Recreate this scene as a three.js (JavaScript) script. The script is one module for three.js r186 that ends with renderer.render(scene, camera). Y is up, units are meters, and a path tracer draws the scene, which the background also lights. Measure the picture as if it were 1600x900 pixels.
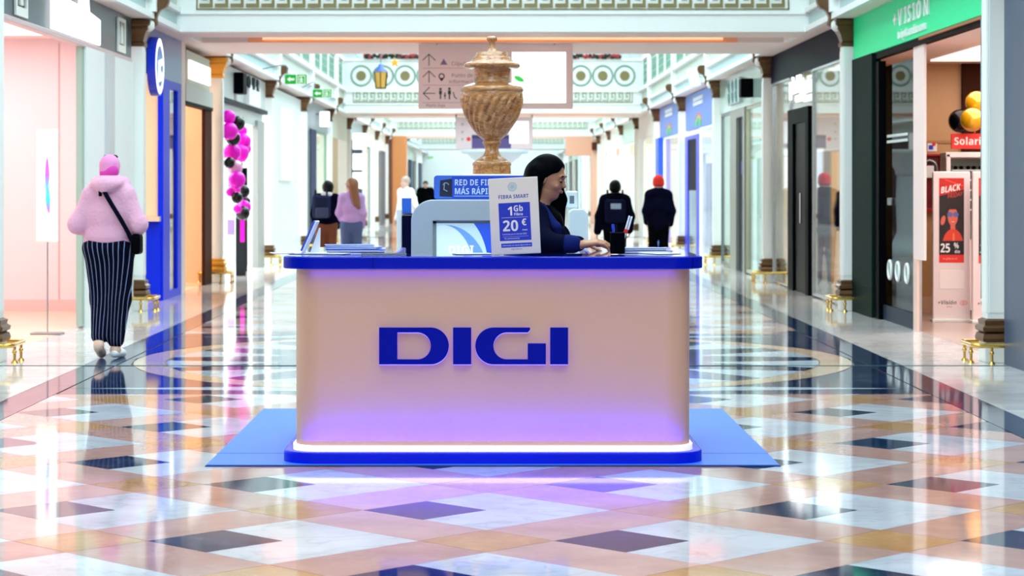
import * as THREE from 'three';
import { RoundedBoxGeometry } from 'three/addons/geometries/RoundedBoxGeometry.js';
import { mergeGeometries } from 'three/addons/utils/BufferGeometryUtils.js';
import { RectAreaLightUniformsLib } from 'three/addons/lights/RectAreaLightUniformsLib.js';
import { FontLoader } from 'three/addons/loaders/FontLoader.js';
import { TextGeometry } from 'three/addons/geometries/TextGeometry.js';
import { createNoise2D, createNoise3D } from 'simplex-noise';

// ---------------------------------------------------------------- camera, light, exposure
const scene = new THREE.Scene();
const FOCAL = 3360, EYE = 1.45;                       // lens in pixels of the 1600 x 900 frame, eye height in metres
const camera = new THREE.PerspectiveCamera(2 * Math.atan(450 / FOCAL) * 180 / Math.PI, 1600 / 900, 0.5, 300);
camera.position.set(0, EYE, 0);
camera.lookAt(0, EYE, -10);
camera.setViewOffset(1600, 900, 30, 160, 1600, 900);   // shift lens: verticals stay upright
camera.focus = 11.4; camera.userData.fStop = 5.0;
scene.add(camera);
const renderer = new THREE.WebGLRenderer({ antialias: true });
renderer.toneMapping = THREE.LinearToneMapping;
renderer.toneMappingExposure = 1.13;
renderer.shadowMap.enabled = true;
RectAreaLightUniformsLib.init();
scene.background = new THREE.Color(0xdfeaf0);
const DAY = 2.75;                                       // luminous glazed roof
function areaLight(w, h, color, intensity, pos, look) {
  const l = new THREE.RectAreaLight(color, intensity, w, h);
  l.position.set(...pos); l.lookAt(...look); scene.add(l); return l;
}
for (const [z, len, k] of [[3, 6.4, 0.7], [-4.2, 6.4, 0.75], [-11.5, 6.4, 0.9], [-19.5, 8, 1.25], [-36, 7, 1.25], [-43.5, 7, 1.25], [-51, 7, 1.25], [-64, 9, 1.35], [-77, 9, 1.3], [-95, 14, 1.3], [-118, 18, 1.3]])
  areaLight(6.4, len, 0xd9f5fb, DAY * k, [0, 8.3, z], [0, 0, z]);

// ---------------------------------------------------------------- helpers
const used = new Map();
function numbered(n) { const k = used.get(n) || 0; used.set(n, k + 1); return k ? `${n}_${String(k).padStart(3, '0')}` : n; }
function rng(seed) { let s = seed >>> 0; return () => { s = (s * 1664525 + 1013904223) >>> 0; return s / 4294967296; }; }
const R = rng(7);
const V = (x, y, z) => new THREE.Vector3(x, y, z);
function shade(o) { o.traverse(c => { if (c.isMesh) { c.castShadow = true; c.receiveShadow = true; } }); return o; }
function mesh(name, geo, mat, parent = scene, pos, rotY) {
  const m = new THREE.Mesh(geo, mat); m.name = parent === scene ? numbered(name) : name;
  if (pos) m.position.set(...pos); if (rotY) m.rotation.y = rotY;
  m.castShadow = m.receiveShadow = true; parent.add(m); return m;
}
function group(name, pos = [0, 0, 0], rotY = 0, parent = scene) {
  const g = new THREE.Group(); g.name = parent === scene ? numbered(name) : name;
  g.position.set(...pos); g.rotation.y = rotY; parent.add(g); return g;
}
function tag(o, label, category, grp) { o.userData.label = label; o.userData.category = category; if (grp) o.userData.group = grp; return o; }
function struct(o) { o.userData.kind = 'structure'; return o; }
function copyOf(o, pos, label, rotY) { const c = o.clone(); c.name = numbered(o.name.replace(/_\d{3}$/, '')); c.position.set(...pos); if (rotY !== undefined) c.rotation.y = rotY; c.userData = { ...o.userData, label }; scene.add(c); return c; }
const at = (px, py, d) => [(px - 770) * d / FOCAL, EYE + (290 - py) * d / FOCAL, -d];   // the point seen at px, py, at depth d
function plain(g) { const q = g.index ? g.toNonIndexed() : g; for (const k of Object.keys(q.attributes)) if (!['position', 'normal', 'uv'].includes(k)) q.deleteAttribute(k); return q; }
function join(list) { return mergeGeometries(list.map(plain)); }
function box(w, h, d, x = 0, y = 0, z = 0) { return new THREE.BoxGeometry(w, h, d).translate(x, y, z); }
function rbox(w, h, d, x = 0, y = 0, z = 0, r = 0.01, s = 2) { return new RoundedBoxGeometry(w, h, d, s, Math.min(r, w / 2.01, h / 2.01, d / 2.01)).translate(x, y, z); }
function span(x0, x1, y0, y1, z0, z1) { return box(Math.abs(x1 - x0), Math.abs(y1 - y0), Math.abs(z1 - z0), (x0 + x1) / 2, (y0 + y1) / 2, (z0 + z1) / 2); }
function cyl(r0, r1, h, x = 0, y = 0, z = 0, seg = 20) { return new THREE.CylinderGeometry(r1, r0, h, seg).translate(x, y, z); }
function rod(a, b, r, seg = 8) {
  const p = V(...a), q = V(...b), d = q.clone().sub(p), g = new THREE.CylinderGeometry(r, r, d.length(), seg);
  g.applyQuaternion(new THREE.Quaternion().setFromUnitVectors(V(0, 1, 0), d.normalize())); return g.translate((p.x + q.x) / 2, (p.y + q.y) / 2, (p.z + q.z) / 2);
}
function lathe(pts, seg = 40) { return new THREE.LatheGeometry(pts.map(p => new THREE.Vector2(...p)), seg); }
function smoothLathe(pts, seg = 48, n = 60) { return new THREE.LatheGeometry(new THREE.SplineCurve(pts.map(p => new THREE.Vector2(...p))).getPoints(n), seg); }
function shapeOf(pts, holes = []) { const s = new THREE.Shape(pts.map(p => new THREE.Vector2(...p))); for (const h of holes) s.holes.push(new THREE.Path(h.map(p => new THREE.Vector2(...p)))); return s; }
function slab(shape, depth, bevel = 0, seg = 12) { return new THREE.ExtrudeGeometry(shape, { depth: depth - 2 * bevel, bevelEnabled: bevel > 0, bevelSize: bevel, bevelThickness: bevel, bevelOffset: -bevel, bevelSegments: 2, curveSegments: seg }).translate(0, 0, bevel); }
function roundRect(w, h, r) {
  const s = new THREE.Shape(), x = -w / 2, y = -h / 2;
  s.moveTo(x + r, y); s.lineTo(x + w - r, y); s.absarc(x + w - r, y + r, r, -Math.PI / 2, 0); s.lineTo(x + w, y + h - r); s.absarc(x + w - r, y + h - r, r, 0, Math.PI / 2);
  s.lineTo(x + r, y + h); s.absarc(x + r, y + h - r, r, Math.PI / 2, Math.PI); s.lineTo(x, y + r); s.absarc(x + r, y + r, r, Math.PI, 1.5 * Math.PI); return s;
}
// ---------------------------------------------------------------- materials
const noise2 = createNoise2D(rng(3)), noise3 = createNoise3D(rng(5));
function paint(c, roughness = 0.5, o = {}) { const color = new THREE.Color(c), dark = Math.max(color.r, color.g, color.b) < 0.12; return new THREE.MeshPhysicalMaterial({ color, roughness, specularIntensity: dark ? 0.03 : 1, ...o }); }
function metal(c, roughness = 0.3) { return new THREE.MeshStandardMaterial({ color: new THREE.Color(c), roughness, metalness: 1 }); }
function glow(c, k, base = 0xffffff) { return new THREE.MeshStandardMaterial({ color: base, emissive: new THREE.Color(c), emissiveIntensity: k, roughness: 0.5 }); }
function dataTex(n, fn, srgb = true, rep = true) {
  const a = new Uint8Array(n * n * 4);
  for (let j = 0; j < n; j++) for (let i = 0; i < n; i++) { const c = fn(i / n, j / n), k = (j * n + i) * 4; a[k] = c[0] * 255; a[k + 1] = c[1] * 255; a[k + 2] = c[2] * 255; a[k + 3] = 255; }
  const t = new THREE.DataTexture(a, n, n); t.magFilter = t.minFilter = THREE.LinearFilter; if (srgb) t.colorSpace = THREE.SRGBColorSpace;
  if (rep) t.wrapS = t.wrapT = THREE.MirroredRepeatWrapping; t.needsUpdate = true; return t;
}
const mix = (a, b, t) => a.map((v, i) => Math.min(1, Math.max(0, v + (b[i] - v) * t)));
function fbm(x, y, o = 4) { let s = 0, a = 0.5, f = 1; for (let i = 0; i < o; i++) { s += a * noise2(x * f + i * 17, y * f - i * 9); a *= 0.5; f *= 2.1; } return s; }
function marbleTex(base, vein, amount, freq, seed, sharp = 6) {
  return dataTex(320, (u, v) => {
    const x = u * freq + seed, y = v * freq - seed, w = fbm(x * 0.7, y * 0.7), cloud = fbm(x * 1.3 + 40, y * 1.3, 5);
    const line = Math.pow(1 - Math.min(1, Math.abs(fbm(x + w * 0.9, y * 1.6 + w, 4)) * 2.2), sharp);
    return mix(mix(base, vein, amount * line), base.map(c => c * (1 + 0.16 * cloud)), 0.55);
  });
}
function stone(tex, o = {}) { return new THREE.MeshPhysicalMaterial({ map: tex, roughness: 0.06, ior: 1.55, color: 0xf2f2f2, ...o }); }
function canvasTex(w, h, draw) {
  const c = document.createElement('canvas'); c.width = w; c.height = h; draw(c.getContext('2d'), w, h);
  const t = new THREE.CanvasTexture(c); t.colorSpace = THREE.SRGBColorSpace; t.magFilter = t.minFilter = THREE.LinearFilter; return t;
}
function printed(tex, o = {}) { return new THREE.MeshPhysicalMaterial({ map: tex, roughness: 0.45, ...o }); }
function sheet(w, h, x = 0, y = 0, z = 0) { return new THREE.PlaneGeometry(w, h).translate(x, y, z); }
const M = {
  white: paint(0xeff5f3, 0.45), cream: paint(0xece6df, 0.5), soffit: paint(0xf0e2da, 0.6), teal: paint(0xb5cfd0, 0.6), sage: paint(0xc6d2c4, 0.6), olive: paint(0x857a4c, 0.6), green: paint(0x74a08a, 0.6),
  bronze: new THREE.MeshStandardMaterial({ color: 0x6a4c31, roughness: 0.38, metalness: 0.65 }), brass: metal(0xd8b25c, 0.22), chrome: metal(0xc4cad2, 0.18), steel: metal(0x8d9498, 0.35),
  glass: new THREE.MeshPhysicalMaterial({ specularIntensity: 0.7, color: 0xf4fbf9, roughness: 0.0, transmission: 1, thickness: 0, ior: 1.5 }),
  glassDark: new THREE.MeshPhysicalMaterial({ color: 0xa9bdb8, roughness: 0.0, transmission: 1, thickness: 0, ior: 1.55 }),
  black: paint(0x06070b, 0.45), darkGrey: paint(0x2d3338, 0.4), midGrey: paint(0x8b8f8d, 0.4), slate: paint(0x4f6068, 0.3),
  blue: paint(0x0014b4, 0.25, { specularIntensity: 0.25 }), shopBlue: paint(0x0630f0, 0.4, { specularIntensity: 0.3 }), signBlue: paint(0x6f8fe2, 0.45),
  pink: paint(0xf3dbdf, 0.5), tan: paint(0xc89a6a, 0.55), wood: paint(0x40231a, 0.45), orange: paint(0xf8cfaa, 0.5), skin: paint(0xd9a88c, 0.5), skinPale: paint(0xe9c0ab, 0.5), navy: paint(0x0a0c20, 0.85), hairBlack: paint(0x050509, 0.45, { specularIntensity: 0.3 }),
  gold: new THREE.MeshPhysicalMaterial({ color: 0xf6b313, roughness: 0.12, metalness: 0.25, clearcoat: 1 }), blackBalloon: paint(0x06080c, 0.15, { specularIntensity: 0.8 }), magenta: paint(0xff10e0, 0.25, { specularIntensity: 0.6 }), pinkBalloon: paint(0xf2a8d8, 0.18, { clearcoat: 1 }),
  red: paint(0xe8201c, 0.4), paper: paint(0xf4f4f6, 0.6), panelWhite: paint(0xf4e4e6, 0.45),
};
// ---------------------------------------------------------------- the marble floor
const floor = struct(group('floor'));
mesh('slab', span(-9.5, 9.5, -0.2, -0.012, 8, -131), paint(0x6d6a66, 0.6), floor);
const marble = {
  white: [[0.87, 0.87, 0.91], [0.9, 0.9, 0.93], [0.85, 0.86, 0.91]].map((c, i) => stone(marbleTex(c, [0.55, 0.57, 0.64], 0.5, 2.2, i * 13 + 1, 9))),
  pink: [[0.83, 0.65, 0.61], [0.86, 0.69, 0.65], [0.81, 0.62, 0.58]].map((c, i) => stone(marbleTex(c, [0.9, 0.78, 0.74], 0.5, 2.8, i * 11 + 5, 4))),
  tan: [[0.83, 0.62, 0.43], [0.8, 0.6, 0.4]].map((c, i) => stone(marbleTex(c, [0.93, 0.8, 0.62], 0.5, 3.0, i * 7 + 9, 4))),
  black: [[0.13, 0.24, 0.38], [0.15, 0.29, 0.36], [0.14, 0.2, 0.34]].map((c, i) => stone(marbleTex(c, [0.8, 0.82, 0.84], 0.85, 2.4, i * 5 + 21, 22))),
  ice: [stone(marbleTex([0.78, 0.85, 0.9], [0.6, 0.66, 0.72], 0.4, 2.0, 61, 7))],
  ring: [stone(marbleTex([0.86, 0.74, 0.62], [0.75, 0.6, 0.46], 0.5, 2.4, 71, 5))],
  edge: [[0.92, 0.9, 0.89], [0.9, 0.88, 0.88], [0.94, 0.92, 0.91]].map((c, i) => stone(marbleTex(c, [0.7, 0.64, 0.62], 0.4, 2.0, i * 3 + 81, 7))),
};
// a tile of any outline in (x, depth): flat top at y = 0, sunk edges all round
function tile(poly, seed = 0, thick = 0.012) {
  let cx = 0, cd = 0; for (const p of poly) { cx += p[0] / poly.length; cd += p[1] / poly.length; }
  const q = poly.map(([x, d]) => { const l = Math.hypot(x - cx, d - cd) || 1, k = 1 - Math.min(0.2, 0.0022 / l); return [cx + (x - cx) * k, cd + (d - cd) * k]; });
  const c2 = q.map(p => new THREE.Vector2(p[0], p[1])); if (THREE.ShapeUtils.area(c2) < 0) { c2.reverse(); q.reverse(); }
  const tri = THREE.ShapeUtils.triangulateShape(c2, []), pos = [], uv = [], nor = [], u0 = (seed * 0.37) % 5, v0 = (seed * 0.73) % 5;
  const put = (p, y, n) => { pos.push(p[0], y, -p[1]); nor.push(...n); uv.push(p[0] * 0.5 + u0, p[1] * 0.5 + v0); };
  for (const t of tri) for (const k of t) put(q[k], 0, [0, 1, 0]);
  for (let i = 0; i < q.length; i++) {
    const a = q[i], b = q[(i + 1) % q.length], l = Math.hypot(b[0] - a[0], b[1] - a[1]) || 1, n = [(b[1] - a[1]) / l, 0, (b[0] - a[0]) / l];
    put(a, -thick, n); put(b, -thick, n); put(b, 0, n); put(a, -thick, n); put(b, 0, n); put(a, 0, n);
  }
  const g = new THREE.BufferGeometry();
  g.setAttribute('position', new THREE.Float32BufferAttribute(pos, 3)); g.setAttribute('normal', new THREE.Float32BufferAttribute(nor, 3)); g.setAttribute('uv', new THREE.Float32BufferAttribute(uv, 2)); return g;
}
function clip(poly, x0, x1, d0, d1) {
  for (const [ax, s, lim] of [[0, 1, x0], [0, -1, x1], [1, 1, d0], [1, -1, d1]]) {
    const out = [], inside = p => s * (p[ax] - lim) >= -1e-6;
    for (let i = 0; i < poly.length; i++) {
      const a = poly[i], b = poly[(i + 1) % poly.length], ia = inside(a), ib = inside(b);
      if (ia) out.push(a);
      if (ia !== ib) { const t = (lim - a[ax]) / (b[ax] - a[ax]); out.push([a[0] + (b[0] - a[0]) * t, a[1] + (b[1] - a[1]) * t]); }
    }
    poly = out; if (!poly.length) return poly;
  }
  return poly;
}
const area2 = p => Math.abs(THREE.ShapeUtils.area(p.map(q => new THREE.Vector2(...q))));
let tileCount = 0;
const bulk = {};
function lay(kind, poly, single, seed) {
  if (poly.length < 3 || area2(poly) < 0.002) return;
  const list = marble[kind], m = list[Math.floor(R() * list.length)];
  if (single) { mesh('marble_tile', tile(poly, seed), m, floor); tileCount++; } else (bulk[kind] = bulk[kind] || []).push(tile(poly, seed));
}
// woven pattern at 45 degrees: white squares with a black corner, pink bands, tan crossings
const C = 0.391, S2 = Math.SQRT1_2;
function pattern(d0, d1, single) {
  const put = (l, pts, kind, i) => lay(kind, clip(pts.map(([a, b]) => [l[0] + (a + b) * C * S2, l[1] + (a - b) * C * S2]), -3.04, 3.04, d0, d1), single, i);
  for (let i = -60; i < 120; i++) for (let j = -120; j < 60; j++) {
    const l = [0.25 + (i + j) * 3 * C * S2, 8.778 + (i - j) * 3 * C * S2];
    if (l[0] < -5 || l[0] > 4 || l[1] < d0 - 2 || l[1] > d1 + 2) continue;
    const k = Math.abs(i * 31 + j * 17);
    put(l, [[1, 0], [2, 0], [2, 2], [0, 2], [0, 1], [1, 1]], 'white', k); put(l, [[0, 0], [1, 0], [1, 1], [0, 1]], 'black', k + 1);
    put(l, [[2, 0], [3, 0], [3, 2], [2, 2]], 'pink', k + 2); put(l, [[0, 2], [2, 2], [2, 3], [0, 3]], 'pink', k + 3); put(l, [[2, 2], [3, 2], [3, 3], [2, 3]], 'tan', k + 4);
  }
}
pattern(7.2, 14.95, true);
pattern(3, 7.2, false);
pattern(21.05, 60, false);
// medallion under the urn: dark square, ice-blue points, tan ring, black and white star
const MC = 18.0;
const arc = (r, a0, a1, n = 6) => Array.from({ length: n + 1 }, (_, i) => { const a = a0 + (a1 - a0) * i / n; return [r * Math.sin(a), MC + r * Math.cos(a)]; });
for (let k = 0; k < 24; k++) lay('ring', [...arc(2.97, k * Math.PI / 12, (k + 1) * Math.PI / 12, 3), ...arc(2.71, (k + 1) * Math.PI / 12, k * Math.PI / 12, 3)], true, k);
for (let k = 0; k < 16; k++) {
  const a = k * Math.PI / 8, b = a + Math.PI / 8, m = (a + b) / 2, P = (r, t) => [r * Math.sin(t), MC + r * Math.cos(t)];
  lay('black', [P(0.9, a), ...arc(2.7, a, a + 0.06, 1), P(1.75, m), ...arc(2.7, b - 0.06, b, 1), P(0.9, b)], true, k);
  lay('ice', [P(1.75, m), ...arc(2.7, a + 0.06, b - 0.06, 4)], true, k);
  lay('white', [P(0, 0), P(0.9, a), P(0.9, b)], true, k);
}
for (const [sx, sd] of [[1, 1], [1, -1], [-1, 1], [-1, -1]]) {
  const Q = (x, d) => [sx * x, MC + sd * d], on = (a, r = 2.99) => Q(r * Math.cos(a), r * Math.sin(a));
  const c = Q(2.9, 2.62), t1 = on(1.32), t2 = on(0.75);
  lay('ice', [c, Q(0.0, 3.0), ...[1.57, 1.42, 1.27, 1.12, 0.98].map(a => on(a))], true, 3);
  lay('black', [c, ...[0.98, 0.8, 0.6, 0.4, 0.2, 0].map(a => on(a)), Q(3.03, 0), Q(3.03, 2.62)], true, 4);
  lay('black', [Q(0, 3.01), Q(2.9, 2.63), Q(3.03, 2.63), Q(3.03, 3.04), Q(0, 3.04)], true, 5);
}
// side stripes and borders
for (const s of [-1, 1]) {
  for (let k = 0, d = 3; d < 60; k++, d += 1.8) lay('black', [[s * 3.045, d], [s * 3.3, d], [s * 3.3, d + 1.8], [s * 3.045, d + 1.8]], d > 10 && d < 40, k);
  for (let k = 0, d = 3; d < 60; k++, d += 1.21) lay('edge', [[s * 3.305, d], [s * 4.25, d], [s * 4.25, d + 1.21], [s * 3.305, d + 1.21]], d > 10 && d < 40, k);
}
lay('edge', [[-4.25, 60], [4.25, 60], [4.25, 131], [-4.25, 131]], false, 1);
lay('edge', [[-4.25, -8], [4.25, -8], [4.25, 3], [-4.25, 3]], false, 2);
for (const k of Object.keys(bulk)) { const m = mesh('far_marble', join(bulk[k]), marble[k][0], floor); m.userData.kind = 'stuff'; }
mesh('brass_joint', box(8.5, 0.004, 0.02, 0, 0.002, -17.3), paint(0x3f5f5a, 0.3), floor);
// ---------------------------------------------------------------- shell: walls, roof, galleries, bridges, columns
const BAY = 7.28, COL0 = 17.7, SOF = 3.38;
const colD = k => COL0 + BAY * k;
{
  const ceil = struct(group('ceiling'));
  for (const s of [-1, 1]) mesh('roof_slab', span(s * 3.6, s * 9.5, 8.5, 8.7, 8, -131), M.white, ceil);
  mesh('roof_cap', span(-3.7, 3.7, 8.72, 8.9, 8, -131), M.white, ceil);
  for (let k = 0; k < 19; k++) mesh('roof_beam', span(-3.6, 3.6, 8.3, 8.5, 8 - k * 7.3, 7.8 - k * 7.3), M.white, ceil);
  const pane = glow(0xeaf6ff, 0.9);
  for (let k = 0; k < 19; k++) for (const s of [-1, 1]) for (const e of [0, 1]) { const o = mesh('skylight_pane', box(3.4, 0.04, 3.3, s * 1.75, 8.6, 5.9 - k * 7.3 - e * 3.5), pane, ceil); }
}
const wallL = struct(group('wall_left')), wallR = struct(group('wall_right'));
for (const [g, s] of [[wallL, -1], [wallR, 1]]) {
  mesh('outer_wall', span(s * 9.3, s * 9.5, 0, 8.5, 8, -131), M.cream, g);
  mesh('upper_wall', span(s * 7.4, s * 7.6, 3.95, 8.5, 8, -131), M.white, g);
}
struct(mesh('wall_back', span(-9.5, 9.5, 0, 8.7, 8, 8.2), M.white));
struct(mesh('wall_front', span(-9.5, 9.5, 0, 8.7, -131, -131.2), M.white));
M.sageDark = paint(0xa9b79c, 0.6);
// meander motif of the friezes
const keyShape = shapeOf([[0, 0], [0.165, 0], [0.165, 0.24], [0.035, 0.24], [0.035, 0.09], [0.1, 0.09], [0.1, 0.15], [0.075, 0.15], [0.075, 0.2], [0.13, 0.2], [0.13, 0.045], [0, 0.045]]);
const keyGeo = slab(keyShape, 0.02);
const roundelGeo = join([new THREE.TorusGeometry(0.272, 0.016, 6, 32), new THREE.TorusGeometry(0.24, 0.007, 6, 32)]), discGeo = new THREE.CylinderGeometry(0.13, 0.13, 0.04, 24).rotateX(Math.PI / 2);
const coveMat = glow(0xff9a48, 1.0), coveWall = paint(0xffb888, 0.6);
function bridge(d0, n, mirrorSide = true) {
  const g = struct(group('bridge')), d1 = d0 + 4.5, W = 3.98;
  mesh('deck', span(-W, W, 3.68, 3.95, -d0, -d1), M.white, g);
  mesh('front_beam', span(-W, W, SOF, 3.68, -d0, -(d0 + 0.85)), M.white, g);
  mesh('rear_beam', span(-W, W, SOF, 3.68, -(d0 + 2.0), -d1), M.soffit, g);
  for (const s of [-1, 1]) mesh('end_beam', slab(shapeOf([[s * W, -(d0 + 0.85)], [s * W, -(d0 + 2.0)], [s * 3.25, -(d0 + 2.0)], [s * 3.55, -(d0 + 1.4)], [s * 3.25, -(d0 + 0.85)]]), 0.3).rotateX(Math.PI / 2).scale(1, 1, -1).translate(0, 3.69, 0), M.soffit, g);
  mesh('cove_back', span(-3.3, 3.3, SOF, 3.66, -(d0 + 1.985), -(d0 + 2.0)), coveWall, g);
  mesh('soffit_lining', span(-W, W, SOF - 0.012, SOF, -(d0 + 0.02), -(d0 + 0.85)), M.soffit, g);
  mesh('cove_light', box(6.2, 0.03, 0.03, 0, 3.43, -(d0 + 1.965)), coveMat, g);
  if (n < 3) areaLight(6.2, 0.1, 0xff7a28, n < 2 ? 5 : 30, [0, 3.452, -(d0 + 1.93)], [0, 5, -(d0 + 1.93)]);
  // frieze and balustrade on the face towards the hall
  mesh('lower_moulding', span(-W, W, 3.6, 3.63, -(d0 - 0.03), -d0), M.white, g);
  mesh('balustrade_wall', span(-W, W, 3.95, 4.75, -d0, -(d0 + 0.12)), M.white, g);
  mesh('ledge', span(-W, W, 3.93, 4.0, -(d0 - 0.05), -(d0 + 0.12)), M.white, g);
  mesh('handrail', rbox(2 * W, 0.09, 0.2, 0, 4.79, -d0 - 0.05, 0.03), M.white, g);
  mesh('frieze_line', join([span(-3.72, 3.72, 3.655, 3.672, -(d0 - 0.012), -d0), span(-3.72, -3.703, 3.66, 3.94, -(d0 - 0.012), -d0), span(3.703, 3.72, 3.66, 3.94, -(d0 - 0.012), -d0)]), M.olive, g);
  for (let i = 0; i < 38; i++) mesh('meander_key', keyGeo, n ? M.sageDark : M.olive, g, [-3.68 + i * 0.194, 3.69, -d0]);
  for (let i = 0; i < 13; i++) { const x = -3.5 + i * 0.584; mesh('roundel_ring', roundelGeo, M.green, g, [x, 4.37, -d0 + 0.005]); mesh('roundel_disc', discGeo, M.olive, g, [x, 4.37, -d0]); }
  return g;
}
[27.0, 57.2, 84, 113].forEach((d, i) => bridge(d, i));
// garland of red and green tinsel along the rail of the second bridge
{
  const list = [], r2 = rng(12);
  for (let i = 0; i < 420; i++) { const x = -3.4 + 6.8 * r2(); list.push(new THREE.IcosahedronGeometry(0.035 + 0.03 * r2(), 0).translate(x, 4.86 + 0.05 * r2(), -57.1 + 0.08 * (r2() - 0.5))); }
  const a = list.slice(0, 140), b = list.slice(140);
  const g = tag(group('garland'), 'dark green and red tinsel garland along the handrail of the middle footbridge', 'garland');
  mesh('tinsel', join(b), paint(0x31413a, 0.7), g).userData.kind = 'stuff'; mesh('red_tinsel', join(a), paint(0xb03030, 0.6), g).userData.kind = 'stuff';
}
// galleries: slab edge, cornice, parapet, lattice panels, bronze consoles
function latticeGeo(w, h) {
  const l = [span(0, 0.02, 0, h, 0, w), span(0, 0.02, 0, 0.035, 0, w)]; l.length = 0;
  for (const [y0, y1, z0, z1] of [[0, 0.03, 0, w], [h - 0.03, h, 0, w], [0.03, h - 0.03, 0, 0.03], [0.03, h - 0.03, w - 0.03, w]]) l.push(span(0, 0.02, y0, y1, -z0, -z1));
  const n = Math.round(w / 0.2);
  for (let i = 0; i < n; i++) for (let j = 0; j < 3; j++) { const z = 0.06 + i * (w - 0.12) / n, y = 0.06 + j * (h - 0.12) / 3, a = (w - 0.12) / n - 0.03, b = (h - 0.12) / 3 - 0.03; l.push(span(0, 0.02, y, y + 0.025, -z, -z - a), span(0, 0.02, y + b - 0.025, y + b, -z, -z - a), span(0, 0.02, y + 0.025, y + b - 0.025, -z, -z - 0.03), span(0, 0.02, y + 0.025, y + b - 0.025, -z - a + 0.03, -z - a), span(0, 0.02, y + b * 0.4, y + b * 0.6, -z - a * 0.4, -z - a * 0.6)); }
  return join(l);
}
const lat = latticeGeo(2.1, 0.62);
const consoleGeo = slab(new THREE.Shape(new THREE.SplineCurve([[0, 0], [0.03, -0.02], [0.07, 0.02], [0.06, 0.1], [0.1, 0.18], [0.17, 0.22], [0.2, 0.3], [0.16, 0.36], [0.0, 0.36]].map(p => new THREE.Vector2(...p))).getPoints(30)), 0.13, 0.012).translate(0, 0, -0.065);
for (const s of [-1, 1]) {
  const g = struct(group(s < 0 ? 'gallery_left' : 'gallery_right')), E = 3.98;
  mesh('gallery_slab', span(s * E, s * 9.3, SOF + 0.02, 3.95, 8, -131), M.white, g);
  mesh('gallery_soffit', span(s * E, s * 9.3, SOF, SOF + 0.02, 8, -131), M.soffit, g);
  mesh('parapet_wall', span(s * (E + 0.02), s * (E + 0.12), 3.95, 4.75, 8, -131), M.white, g);
  mesh('cornice_foot', span(s * (E - 0.06), s * E, SOF, SOF + 0.07, 8, -131), M.white, g);
  mesh('cornice_top', span(s * (E - 0.07), s * E, 3.62, 3.68, 8, -131), M.white, g);
  mesh('ledge', span(s * (E - 0.1), s * E, 3.95, 4.03, 8, -131), M.white, g);
  mesh('handrail', span(s * (E - 0.05), s * (E + 0.15), 4.75, 4.84, 8, -131), M.white, g);
  for (let k = 0; k < 12; k++) {
    const d = colD(k);
    mesh('pier', span(s * (E - 0.09), s * E, 3.46, 4.75, -(d - 0.16), -(d + 0.16)), M.white, g);
    const c = mesh('console', consoleGeo, M.bronze, g, [s * (E - 0.02), 3.3, -d]); c.rotation.y = s > 0 ? Math.PI : 0;
    mesh('inset_panel', span(s * (E - 0.012), s * E, 3.475, 3.6, -(d + 0.4), -(d + BAY - 0.4)), M.teal, g);
    mesh('inset_band', span(s * (E - 0.012), s * E, 3.7, 3.93, -(d + 0.3), -(d + BAY - 0.3)), M.sage, g);
    for (let j = 0; j < 3; j++) mesh('lattice_back', span(s * E, s * (E + 0.03), 4.08, 4.7, -(d + 0.36 + j * 2.24), -(d + 2.46 + j * 2.24)), M.sage, g), mesh('lattice_panel', lat, M.green, g, [s > 0 ? E - 0.015 : -E - 0.005, 4.08, -(d + 0.36 + j * 2.24)]);
    for (const j of [1, 2]) mesh('parapet_post', span(s * (E - 0.05), s * E, 4.03, 4.75, -(d + 0.2 + j * 2.24), -(d + 0.32 + j * 2.24)), M.white, g);
  }
}
// columns: pedestal, bronze base, shaft, bronze capital with a white boss
const shaftMat = paint(0xeff2ee, 0.4);
const sq = (pts) => new THREE.LatheGeometry(pts.map(p => new THREE.Vector2(p[0] * Math.SQRT2, p[1])), 4, Math.PI / 4).toNonIndexed();
const flat = g => { g.computeVertexNormals(); return g; };
const baseGeo = flat(sq([[0.11, 0.17], [0.145, 0.175], [0.15, 0.2], [0.14, 0.235], [0.12, 0.245], [0.145, 0.26], [0.15, 0.29], [0.125, 0.31], [0.13, 0.345], [0.1, 0.36]]));
const capGeo = flat(sq([[0.1, 3.06], [0.12, 3.07], [0.12, 3.1], [0.105, 3.12], [0.13, 3.2], [0.165, 3.26], [0.165, 3.29], [0.19, 3.31], [0.19, 3.36], [0.1, 3.38]]));
const pedGeo = rbox(0.25, 0.17, 0.25, 0, 0.085, 0, 0.008), abGeo = join([box(0.2, 2.72, 0.2, 0, 1.71, 0), box(0.17, 2.6, 0.215, 0, 1.71, 0), box(0.215, 2.6, 0.17, 0, 1.71, 0)]), bossGeo = new THREE.SphereGeometry(0.075, 18, 12);
const goldCap = new THREE.MeshStandardMaterial({ color: 0xe8a63a, roughness: 0.4, metalness: 0.4 });
const ringBar = (() => {
  const c = new THREE.CatmullRomCurve3([[-0.24, -0.2], [-0.24, 0.2], [-0.2, 0.25], [0.2, 0.25], [0.24, 0.2], [0.24, -0.2], [0.2, -0.25], [-0.2, -0.25]].map(p => V(p[0], 0.15, p[1])), true, 'catmullrom', 0.15);
  return new THREE.TubeGeometry(c, 60, 0.02, 8, true);
})();
const legGeo = join([rod([0, 0.02, 0], [0, 0.15, 0], 0.012), cyl(0.03, 0.02, 0.02, 0, 0.01, 0, 10), new THREE.SphereGeometry(0.02, 8, 6).translate(0, 0.09, 0)]);
const ordinal = ['nearest', 'second nearest', 'third', 'fourth', 'fifth', 'sixth', 'seventh', 'eighth', 'ninth', 'tenth', 'eleventh', 'twelfth'];
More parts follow.
